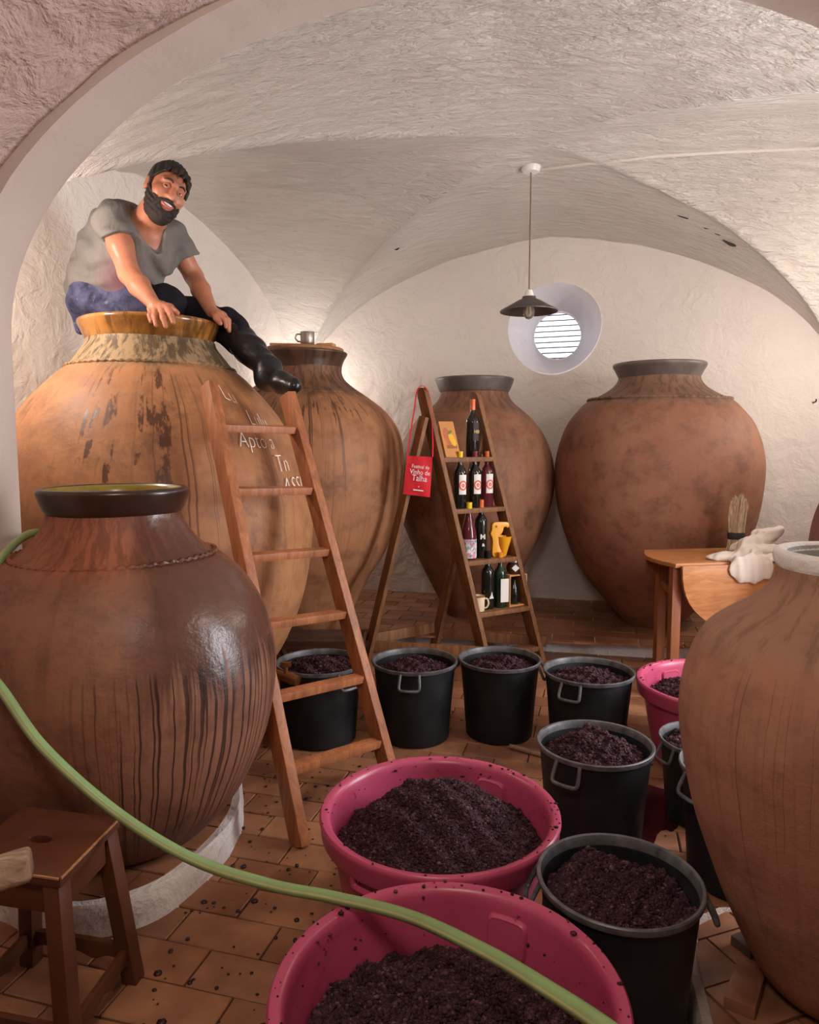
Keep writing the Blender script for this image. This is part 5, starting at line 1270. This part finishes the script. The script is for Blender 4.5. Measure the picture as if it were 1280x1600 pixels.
def sdf_mesh(name, fn, lo, hi, vox, mat, parent, smooth_it=1):
    lo = np.array(lo, np.float32); n = np.ceil((np.array(hi) - lo)/vox).astype(int) + 1; B = 8
    nb = (n + B - 1)//B; n = nb*B
    bc = np.stack(np.meshgrid(*[np.arange(k) for k in nb], indexing='ij'), -1).reshape(-1, 3)
    ctr = (lo + (bc*B + B/2 - 0.5)*vox).astype(np.float32); dv = fn(ctr)
    D = np.empty(n, np.float32).reshape(nb[0], B, nb[1], B, nb[2], B).transpose(0, 2, 4, 1, 3, 5).copy()
    D = D.reshape(-1, B*B*B); D[:] = np.where(dv > 0, 1.0, -1.0)[:, None]
    near = np.where(np.abs(dv) < vox*B*1.35)[0]
    off = np.stack(np.meshgrid(*[np.arange(B)]*3, indexing='ij'), -1).reshape(-1, 3)
    for s_ in range(0, len(near), 600):
        ix = near[s_:s_+600]; pts = (lo + (bc[ix][:, None]*B + off[None])*vox).reshape(-1, 3).astype(np.float32)
        D[ix] = fn(pts).reshape(len(ix), -1)
    D = D.reshape(nb[0], nb[1], nb[2], B, B, B).transpose(0, 3, 1, 4, 2, 5).reshape(n)
    s_ = D < 0
    c8 = [s_[i:n[0]-1+i, j:n[1]-1+j, k:n[2]-1+k] for i in (0, 1) for j in (0, 1) for k in (0, 1)]
    cnt = sum(c.astype(np.int8) for c in c8); mixed = (cnt > 0) & (cnt < 8)
    cells = np.argwhere(mixed); idx = -np.ones(mixed.shape, np.int32); idx[mixed] = np.arange(len(cells))
    acc = np.zeros((len(cells), 3)); w_ = np.zeros(len(cells))
    corners = [(i, j, k) for i in (0, 1) for j in (0, 1) for k in (0, 1)]
    val = {c: D[cells[:, 0]+c[0], cells[:, 1]+c[1], cells[:, 2]+c[2]] for c in corners}
    for a in corners:
        for ax in range(3):
            if a[ax]: continue
            b = list(a); b[ax] = 1; b = tuple(b); va, vb = val[a], val[b]; m_ = (va < 0) != (vb < 0)
            t = np.where(m_, va/np.where(m_, va - vb, 1), 0); p = np.tile(np.array(a, float), (len(cells), 1)); p[:, ax] += t
            acc[m_] += p[m_]; w_[m_] += 1
    V = lo + (cells + acc/np.maximum(w_, 1)[:, None])*vox
    Fs = []
    for ax in range(3):
        o1, o2 = [(1, 2), (2, 0), (0, 1)][ax]
        sl = [slice(1, n[q]-1) for q in range(3)]; sl[ax] = slice(0, n[ax]-1); sh = list(sl); sh[ax] = slice(1, n[ax])
        A, Bq = s_[tuple(sl)], s_[tuple(sh)]; e = np.argwhere(A != Bq); e[:, o1] += 1; e[:, o2] += 1
        flip = s_[e[:, 0], e[:, 1], e[:, 2]]
        q = []
        for d1, d2 in ((-1, -1), (0, -1), (0, 0), (-1, 0)):
            t = e.copy(); t[:, o1] += d1; t[:, o2] += d2; q.append(idx[t[:, 0], t[:, 1], t[:, 2]])
        q = np.stack(q, 1); q[~flip] = q[~flip][:, ::-1]; Fs.append(q)
    Fs = np.vstack(Fs); Fs = Fs[(Fs >= 0).all(1)]
    for _ in range(smooth_it):                              # light Laplacian smoothing
        s2 = np.zeros_like(V); c2 = np.zeros(len(V))
        for a in range(4):
            i, j = Fs[:, a], Fs[:, (a+1) % 4]; np.add.at(s2, i, V[j]); np.add.at(s2, j, V[i]); np.add.at(c2, i, 1); np.add.at(c2, j, 1)
        V = V*0.5 + 0.5*s2/np.maximum(c2, 1)[:, None]
    return raw_mesh(name, V, Fs, mat, parent, parent['_o'])
def A_(px, py, y): return np.array(at(px, py, y)[:], np.float32)
def towel_fn(P):
    o = np.array(p0[:], np.float32); X = (P - o) @ np.array(tx[:], np.float32); Y = (P - o) @ np.array(ty_[:], np.float32); Z = P[:, 2] - TZ
    q = np.stack([X, Y, Z], 1)
    al, ac = X*0.8 + Y*0.6, -X*0.6 + Y*0.8                       # folds run along the twist of the cloth
    fold = 0.0075*np.sin(ac*72 + 2.2*np.sin(al*8) + Z*25) + 0.0045*np.sin(Z*85 + al*11 + ac*20) + 0.0028*np.sin(ac*150 + al*23 - Z*60)
    fold *= np.clip((X - 0.33)*6, 0.3, 1.0)
    fold = np.where(Y < -0.02, 0.0055*np.sin(X*64 + 1.8*np.sin(Z*9)) + 0.002*np.sin(X*130 + Z*14), fold)
    D = SDF.ell(q, (0.465, 0.085, 0.016), (0.155, 0.125, 0.030))
    D = SDF.u(D, SDF.ell(q, (0.465, -0.040, -0.035), (0.150, 0.024, 0.090)), 0.035)
    D = SDF.u(D, SDF.ell(q, (0.345, 0.10, 0.012), (0.085, 0.06, 0.020)), 0.03)
    D = SDF.u(D, chain(q, [np.array(v, np.float32) for v in ((0.49, 0.05, 0.03), (0.56, 0.16, 0.060), (0.66, 0.25, 0.070), (0.78, 0.33, 0.095), (0.93, 0.38, 0.130))], [0.050, 0.056, 0.054, 0.048, 0.042], 0.03), 0.025)
    D = SDF.u(D, SDF.ell(q, (0.62, 0.06, 0.012), (0.11, 0.10, 0.022)), 0.03)
    D = SDF.u(D, SDF.ell(q, (0.70, 0.26, 0.03), (0.17, 0.13, 0.045)), 0.03)
    D = D + fold
    table = np.maximum(np.maximum(Z, -0.030 - Z), -(Y + 0.034))          # keep clear of the table top and the leaf
    D = np.maximum(D, -np.maximum(Z, -(Y + 0.030)))
    return D
tp_ = empty('towel', p0 + tx*0.5, 'crumpled off-white towel draped over the table edge', 'towel')
sdf_mesh('towel_cloth', towel_fn, np.array(p0[:]) + np.array([-0.05, -0.15, -0.22]), np.array(p0[:]) + np.array([1.1, 0.65, 0.25]), 0.006, M_tow, tp_)
U = 1.0/S                                                   # metres -> layout units

# ---- joints (layout units)
pelvis = A_(170, 462, 4.12)
neckb = A_(229, 338, 3.98)
r_sh, l_sh = A_(176, 343, 3.86), A_(268, 372, 4.14)
r_el, l_el = A_(202, 428, 3.82), A_(303, 432, 4.24)
r_wr, l_wr = A_(241, 476, 3.66), A_(331, 487, 3.99)
head = A_(258, 302, 3.86)
az, pt_, ro = R(38), R(13), R(22)
hf = np.array([math.sin(az)*math.cos(pt_), -math.cos(az)*math.cos(pt_), -math.sin(pt_)])
r0 = np.array([math.cos(az), math.sin(az), 0.0]); u0 = np.cross(hf, r0)
hu = u0*math.cos(ro) + r0*math.sin(ro); hr_ = r0*math.cos(ro) - u0*math.sin(ro)
HM = np.stack([hr_, hu, hf], 1).astype(np.float32)          # local (right, up, forward) columns
def HL(P): return ((P - head) @ HM)/U                       # head-local metres
def HW(x, y, z): return head + (HM @ np.array([x, y, z], np.float32))*U

def head_local(q):
    e = SDF.ell; D = e(q, (0, .036, -.016), (.076, .090, .095))
    D = SDF.u(D, e(q, (0, -.028, .020), (.062, .086, .074)), .03)
    D = SDF.u(D, e(q, (0, -.074, .026), (.054, .042, .054)), .025)
    D = SDF.u(D, SDF.sph(q, (0, -.096, .060), .024), .02)
    for s_ in (-1, 1):
        D = SDF.u(D, SDF.sph(q, (s_*.042, -.016, .058), .027), .02)
        D = SDF.u(D, SDF.cone(q, (s_*.012, .036, .086), (s_*.046, .036, .070), .011, .010), .014)
        D = SDF.sub(D, e(q, (s_*.031, .014, .098), (.019, .0105, .018)), .010)
        D = SDF.u(D, e(q, (s_*.079, .000, -.010), (.010, .032, .019)), .006)
        D = SDF.sub(D, e(q, (s_*.091, .004, -.006), (.007, .018, .010)), .004)
    n = SDF.cone(q, (0, .024, .086), (0, -.022, .113), .009, .0145)
    for s_ in (-1, 1): n = SDF.u(n, SDF.sph(q, (s_*.0145, -.024, .100), .0105), .008)
    D = SDF.u(D, n, .010)
    D = SDF.u(D, e(q, (0, -.054, .080), (.032, .018, .020)), .012)
    mth = SDF.u(SDF.cone(q, (-.031, -.047, .088), (0, -.060, .104), .003, .0075), SDF.cone(q, (0, -.060, .104), (.031, -.047, .088), .0075, .003), .006)
    return SDF.sub(D, mth, .004)
def head_rough(q):
    D = SDF.ell(q, (0, .036, -.016), (.076, .090, .095)); D = SDF.u(D, SDF.ell(q, (0, -.028, .020), (.062, .086, .074)), .03)
    D = SDF.u(D, SDF.ell(q, (0, -.074, .026), (.054, .042, .054)), .025); return SDF.u(D, SDF.sph(q, (0, -.096, .060), .024), .02)

def torso(P):
    D = SDF.sph(P, A_(150, 440, 4.16), .160)
    for c, r in ((A_(203, 438, 4.06), .178), (A_(178, 398, 4.10), .195), (A_(220, 388, 4.03), .180), (A_(188, 358, 4.05), .145), (A_(236, 372, 4.06), .135), (A_(160, 462, 4.16), .165)):
        D = SDF.u(D, SDF.sph(P, c, r), .07)
    D = SDF.u(D, SDF.sph(P, r_sh, .080), .06); D = SDF.u(D, SDF.sph(P, l_sh, .080), .06)
    return SDF.u(D, SDF.cone(P, r_sh, l_sh, .078, .078), .05)

# ---- hands: knuckle / middle joint / tip for each finger
def FNG(*q): return [A_(*p) for p in q]
r_fing = [FNG((236, 483, 3.645), (234, 493, 3.585), (236, 503, 3.578)),      # little
          FNG((243, 482, 3.630), (242, 495, 3.570), (244, 508, 3.562)),      # ring
          FNG((252, 482, 3.620), (255, 496, 3.562), (259, 510, 3.556)),      # middle
          FNG((261, 481, 3.620), (267, 492, 3.565), (271, 504, 3.560))]      # index
r_thumb = FNG((254, 477, 3.67), (266, 480, 3.635), (277, 489, 3.60))
l_fing = [FNG((343, 492, 3.885), (351, 499, 3.860), (353, 511, 3.850)),
          FNG((346, 492, 3.915), (355, 500, 3.895), (357, 515, 3.885)),
          FNG((348, 492, 3.950), (357, 501, 3.935), (358, 517, 3.925)),
          FNG((349, 493, 3.985), (357, 502, 3.975), (357, 516, 3.965))]
l_thumb = FNG((336, 492, 3.93), (338, 497, 3.86), (344, 505, 3.815))
FR = (.0165, .0150, .0120)
def hand(P, D, wr, fing, thumb):
    kn = [f[0] for f in fing]; palm = (wr + sum(kn)/4)/2
    for k_ in kn: D = SDF.u(D, SDF.cone(P, wr*0.75 + palm*0.25, k_, .026, .0185), .012)
    D = SDF.u(D, SDF.cone(P, kn[0], kn[3], .017, .017), .012)
    H_ = None
    for i, f in enumerate(fing):
        s_ = (0.86, 0.96, 1.0, 0.98)[i]; q = chain(P, f, [x*s_ for x in FR], .006); H_ = q if H_ is None else np.minimum(H_, q)
    q = chain(P, [wr*0.6 + palm*0.4] + thumb, [.026, .020, .0175, .0135], .008)
    D = SDF.u(D, H_, .006); return SDF.u(D, q, .007)
def body_fn(P):
    D = torso(P) + .030
    D = SDF.u(D, SDF.cone(P, neckb - np.array([0, 0, .05], np.float32), HW(0, -.05, -.022), .092, .072), .035)
    hl = head_local(HL(P))*U; D = SDF.u(D, hl, .022)
    a = chain(P, [r_sh, r_el, r_el*0.6 + r_wr*0.4, r_wr], [.070, .054, .054, .033], .02); a = SDF.u(a, SDF.sph(P, r_sh*0.5+r_el*0.5 + np.array([0, -.01, 0], np.float32), .062), .03)
    D = SDF.u(D, a, .02)
    a = chain(P, [l_sh, l_el, l_el*0.6 + l_wr*0.4, l_wr], [.066, .052, .052, .033], .02); D = SDF.u(D, a, .02)
    D = hand(P, D, r_wr, r_fing, r_thumb); D = hand(P, D, l_wr, l_fing, l_thumb)
    for hip, kn, an in legs: D = SDF.u(D, chain(P, [hip, kn, an], [.085, .055, .04], .02), .02)
    return D
r_hip, r_kn, r_an = A_(146, 470, 4.08), A_(258, 474, 3.92), A_(258, 590, 3.92)
l_hip, l_kn, l_an = A_(205, 468, 4.20), A_(352, 508, 4.09), A_(420, 576, 3.86)
legs = [(r_hip, r_kn, r_an), (l_hip, l_kn, l_an)]

def skin_mat():
    g = G('skin', 0.42, 0.4); p = g.tc.outputs['Object']; a = g.noise(p, 9, 4); f = g.noise(p, 130, 3, 0.7)
    c = g.mix(g.mapr(a, 0.35, 0.68), srgb(178, 114, 88), srgb(194, 132, 104)); c = g.mix(g.mapr(f, 0.56, 0.72, 0, 0.35), c, srgb(158, 88, 64))
    g.p.inputs['Subsurface Weight'].default_value = 0.08; g.p.inputs['Subsurface Radius'].default_value = (0.01, 0.004, 0.002)
    return g.out(c, normal=g.bump(f, 0.08, 0.002))
def shirt_mat():
    g = G('grey_tshirt', 0.9, 0.15); p = g.tc.outputs['Object']; x, y, z = g.xyz(p); a = g.noise(p, 6, 4); f = g.noise(p, 160, 2)
    c = g.mix(g.mapr(a, 0.3, 0.7), srgb(108, 104, 101), srgb(126, 121, 117))
    # damp and wine-stained patches
    d = g.n('ShaderNodeVectorMath'); d.operation = 'DISTANCE'; g.l(p, d.inputs[0]); d.inputs[1].default_value = tuple(float(v_)*S for v_ in (A_(196, 437, 3.92) - pelvis))
    k = g.mapr(g.math('ADD', d.outputs['Value'], g.math('MULTIPLY', g.math('SUBTRACT', a, 0.5), 0.12)), 0.05, 0.16, 0.8, 0)
    c = g.mix(k, c, srgb(112, 72, 84))
    wr = g.noise(g.mapping(p, (1.0, 1.0, 0.45), (0, 0, 0), (0.3, 0.7, 0.0)), 16, 3, 0.5, 1.6)
    return g.out(c, normal=g.bump(f, 0.15, 0.002, g.bump(wr, 0.38, 0.02)))
def denim_mat():
    g = G('worn_blue_trousers', 0.85, 0.2); p = g.tc.outputs['Object']; x = g.xyz(p)[0]; a = g.noise(p, 14, 5, 0.7); b_ = g.noise(p, 40, 3)
    c = g.mix(g.mapr(a, 0.35, 0.7), srgb(44, 44, 66), srgb(96, 98, 132)); c = g.mix(g.mapr(b_, 0.66, 0.82, 0, 0.45), c, srgb(170, 164, 168))
    c = g.mix(g.mapr(x, 0.10, 0.30), c, srgb(26, 26, 34))
    return g.out(c, normal=g.bump(a, 0.4, 0.006))
M_skin, M_shirt, M_denim = skin_mat(), shirt_mat(), denim_mat()
M_boot = plain('black_rubber_boot', (0.010, 0.010, 0.012), 0.28, 0.4, 14, 0.25)
M_hair = plain('dark_hair', srgb(34, 25, 21), 0.5, 0.35, 60, 0.5)
M_beard = plain('dark_beard', srgb(42, 30, 25), 0.65, 0.4, 90, 0.6)

man = empty('person', pelvis, 'bearded man in a grey t-shirt sitting on the largest jar, hands on its rim', 'person')
body = sdf_mesh('body', body_fn, (-1.98, 3.48, 1.62), (-0.55, 4.45, 3.06), 0.0058, M_skin, man)

def chest_hit(px, py):
    r = np.array(ray(px, py)[:], np.float32); r /= np.linalg.norm(r); p = np.array([[0, 0, EYE]], np.float32) + r*3.0
    for _ in range(60): p = p + r*torso(p)[:, None]*0.9
    return p[0]
vtop, vmid, vbot = chest_hit(232, 345), chest_hit(240, 364), chest_hit(247, 386)
def folds(P, s_=1.0):
    d1 = P @ np.array([0.55, -0.3, 0.78], np.float32); d2 = P @ np.array([0.8, 0.2, -0.55], np.float32); d3 = P @ np.array([0.1, 0.9, 0.4], np.float32)
    return s_*(0.0075*np.sin(d1*40 + 2.2*np.sin(d2*15) + d3*6) + 0.0045*np.sin(d2*52 + 2.6*np.sin(d1*17)) + 0.0030*np.sin(d3*70 + d1*22))
def shirt_fn(P):
    D = torso(P)
    for sh, el, tt in ((r_sh, r_el, 0.36), (l_sh, l_el, 0.55)):
        e_ = sh + (el - sh)*tt; d = (el - sh)/np.linalg.norm(el - sh)
        sl = SDF.cone(P, sh, e_ + d*.06, .084, .094)
        sl = np.maximum(sl, (P - e_) @ d)                          # the sleeve ends square
        D = SDF.u(D, sl, .022)
    hemz = (P - A_(150, 468, 4.1)) @ np.array([-0.10, 0.10, -1.0], np.float32)
    D = np.maximum(D + folds(P), hemz*0.9)
    nb = neckb
    cut = SDF.u(SDF.cone(P, nb + np.array([.02, -.02, .03], np.float32), nb + np.array([.03, -.05, .2], np.float32), .098, .12), SDF.u(SDF.cone(P, vtop, vmid, .085, .062), SDF.cone(P, vmid, vbot, .062, .034), .02), .03)
    return SDF.sub(D, cut, .006)
shirt = sdf_mesh('tshirt', shirt_fn, (-1.98, 3.62, 2.15), (-0.9, 4.45, 2.92), 0.0062, M_shirt, man)

def trouser_fn(P):
    D = SDF.sph(P, A_(163, 464, 4.15), .168)
    D = SDF.u(D, SDF.sph(P, A_(140, 472, 4.10), .115), .05)
    D = SDF.u(D, chain(P, [r_hip, r_kn, r_an], [.112, .098, .08], .03), .05)
    D = SDF.u(D, chain(P, [l_hip, l_kn, l_kn*0.65 + l_an*0.35], [.112, .092, .086], .03), .05)
    D = SDF.u(D, SDF.cone(P, A_(124, 484, 4.10), A_(126, 516, 4.08), .05, .022), .04)
    return D + folds(P, 0.9)
sdf_mesh('trousers', trouser_fn, (-1.98, 3.62, 1.62), (-0.70, 4.45, 2.62), 0.0068, M_denim, man)
def boot_fn(P):
    top = l_kn*0.72 + l_an*0.28
    D = chain(P, [top, l_kn*0.4 + l_an*0.6, l_an], [.090, .078, .064], .03)
    heel, ball, toe = A_(416, 592, 3.85), A_(440, 597, 3.74), A_(459, 603, 3.665)
    D = SDF.u(D, chain(P, [l_an, heel], [.064, .060], .03), .03)
    D = SDF.u(D, chain(P, [heel, ball, toe], [.058, .054, .042], .03), .03)
    d1 = P @ np.array([0.6, -0.3, -0.7], np.float32)
    return D + 0.0022*np.sin(d1*60 + 3*np.sin(P[:, 1]*22 + P[:, 0]*9))
sdf_mesh('boot', boot_fn, (-1.15, 3.50, 1.70), (-0.52, 4.3, 2.45), 0.0062, M_boot, man)

def hair_fn(P):
    q = HL(P); n = 0.0014*np.sin(q[:, 0]*330 + 2.0*np.sin(q[:, 2]*22) + q[:, 2]*40) + 0.0010*np.sin(q[:, 0]*560 + q[:, 2]*60)
    D = SDF.ell(q, (0, .044, -.016), (.084, .098, .104)) + n
    f, u, x = q[:, 2], q[:, 1], np.abs(q[:, 0])
    line = np.where(f > -.02, .014 + .95*np.clip(f + .002, 0, 1) - .35*np.clip(x - .05, 0, 1), -.045)
    D = np.maximum(D, (line - u)*0.75)
    for a, b, ra, rb in (((-.020, .098, .070), (-.032, .070, .094), .014, .004), ((-.004, .100, .076), (-.012, .066, .102), .014, .004), ((.018, .098, .074), (.012, .072, .098), .014, .005), ((.040, .092, .062), (.040, .066, .086), .014, .005), ((.060, .078, .04), (.066, .046, .056), .014, .005), ((-.044, .090, .058), (-.052, .066, .076), .013, .004), ((.072, .05, .02), (.078, .018, .03), .012, .005), ((-.074, .04, .012), (-.076, -.01, .018), .009, .005)):
        D = SDF.u(D, SDF.cone(q, a, b, ra, rb), .008)
    return D*U
hb_lo, hb_hi = head - .26, head + .26
sdf_mesh('hair', hair_fn, hb_lo, hb_hi, 0.0040, M_hair, man)
def beard_fn(P):
    q = HL(P); n = 0.0016*np.sin(q[:, 0]*300 + 2*np.sin(q[:, 1]*120)) + 0.002*np.sin(q[:, 1]*300 + q[:, 2]*150)
    D = head_rough(q) - .0085 + n
    x, u, f = np.abs(q[:, 0]), q[:, 1], q[:, 2]
    line = np.where(x > .036, -.064 + 1.45*(x - .036), -.064); line = np.where(f < .045, np.maximum(line, -.028 + .9*(.045 - f)), line); line = np.minimum(line, .012)
    D = np.maximum(D, (u - line)*0.8); D = np.maximum(D, (-.012 - f)*0.9)
    D = np.maximum(D, -(u + .135))
    D = SDF.u(D, SDF.ell(q, (0, -.112, .050), (.042, .030, .042)), .015)
    D = SDF.sub(D, SDF.ell(q, (0, -.066, .104), (.026, .013, .03)), .006)
    for s_ in (-1, 1):
        D = SDF.u(D, SDF.cone(q, (s_*.004, -.041, .107), (s_*.032, -.050, .088), .008, .008), .004)
        D = SDF.u(D, SDF.cone(q, (s_*.032, -.050, .088), (s_*.040, -.075, .074), .008, .012), .006)
    return D*U
sdf_mesh('beard', beard_fn, hb_lo, hb_hi, 0.0040, M_beard, man)
M_eye = plain('eye_white', (0.72, 0.68, 0.64), 0.2, 0.02); M_iris = plain('dark_iris', (0.02, 0.014, 0.010), 0.15, 0.1); M_teeth = plain('teeth', (0.78, 0.73, 0.66), 0.25, 0.03); M_lip = plain('lip', srgb(176, 92, 82), 0.4, 0.08)
for s_ in (-1, 1):
    ev = MB(); c = HW(s_*.0305, .0125, .0765); iv, if_ = ico()
    bm = bmesh.new(); bmesh.ops.create_uvsphere(bm, u_segments=16, v_segments=10, radius=.0128*U); bm.verts.ensure_lookup_table()
    ev.add([Vector(v.co) + Vector([float(v_) for v_ in c]) for v in bm.verts], [tuple(v.index for v in f.verts) for f in bm.faces]); bm.free(); eye = ev.obj('eyeball', M_eye, man)
    ev = MB(); g0 = Vector([float(v_) for v_ in HW(s_*.0305, .0125, .0765)]); gd = (Vector((0, 0, EYE)) - g0).normalized(); g1 = g0 + gd*.0118*U; ev.tube([g1, g1 + gd*.0016*U], .0062*U, 14); ev.obj('iris', M_iris, eye)
    bw = MB(); bw.tube(spline([HW(s_*.014, .034, .0995), HW(s_*.030, .041, .0945), HW(s_*.050, .034, .078)], 5), [.0030*U, .0034*U, .0036*U, .0037*U, .0037*U, .0036*U, .0034*U, .0030*U, .0026*U, .0021*U, .0015*U], 8); bw.obj('eyebrow', M_beard, man)
    ld = MB(); ld.tube(spline([HW(s_*.0175, .0135, .0865), HW(s_*.0305, .0182, .0898), HW(s_*.0445, .0130, .0800)], 5), [.0036*U]*11, 8); ld.obj('eyelid', M_skin, man)
    ld = MB(); ld.tube(spline([HW(s_*.0175, .0110, .0865), HW(s_*.0305, .0062, .0892), HW(s_*.0445, .0110, .0800)], 5), [.0034*U]*11, 8); ld.obj('eyelid', M_skin, man)
tt = MB(); tt.tube(spline([HW(-.022, -.0495, .0930), HW(-.010, -.0545, .1000), HW(.010, -.0545, .1000), HW(.022, -.0495, .0930)], 5), [.0048*U]*16, 8); tt.obj('teeth', M_teeth, man)
tt = MB(); tt.tube(spline([HW(-.027, -.052, .0925), HW(-.012, -.0635, .1025), HW(.012, -.0635, .1025), HW(.027, -.052, .0925)], 5), [.0048*U]*16, 8); tt.obj('lower_lip', M_lip, man)

for o in list(bpy.data.objects):
    for k in ('_o', '_prof'):
        if k in o: del o[k]
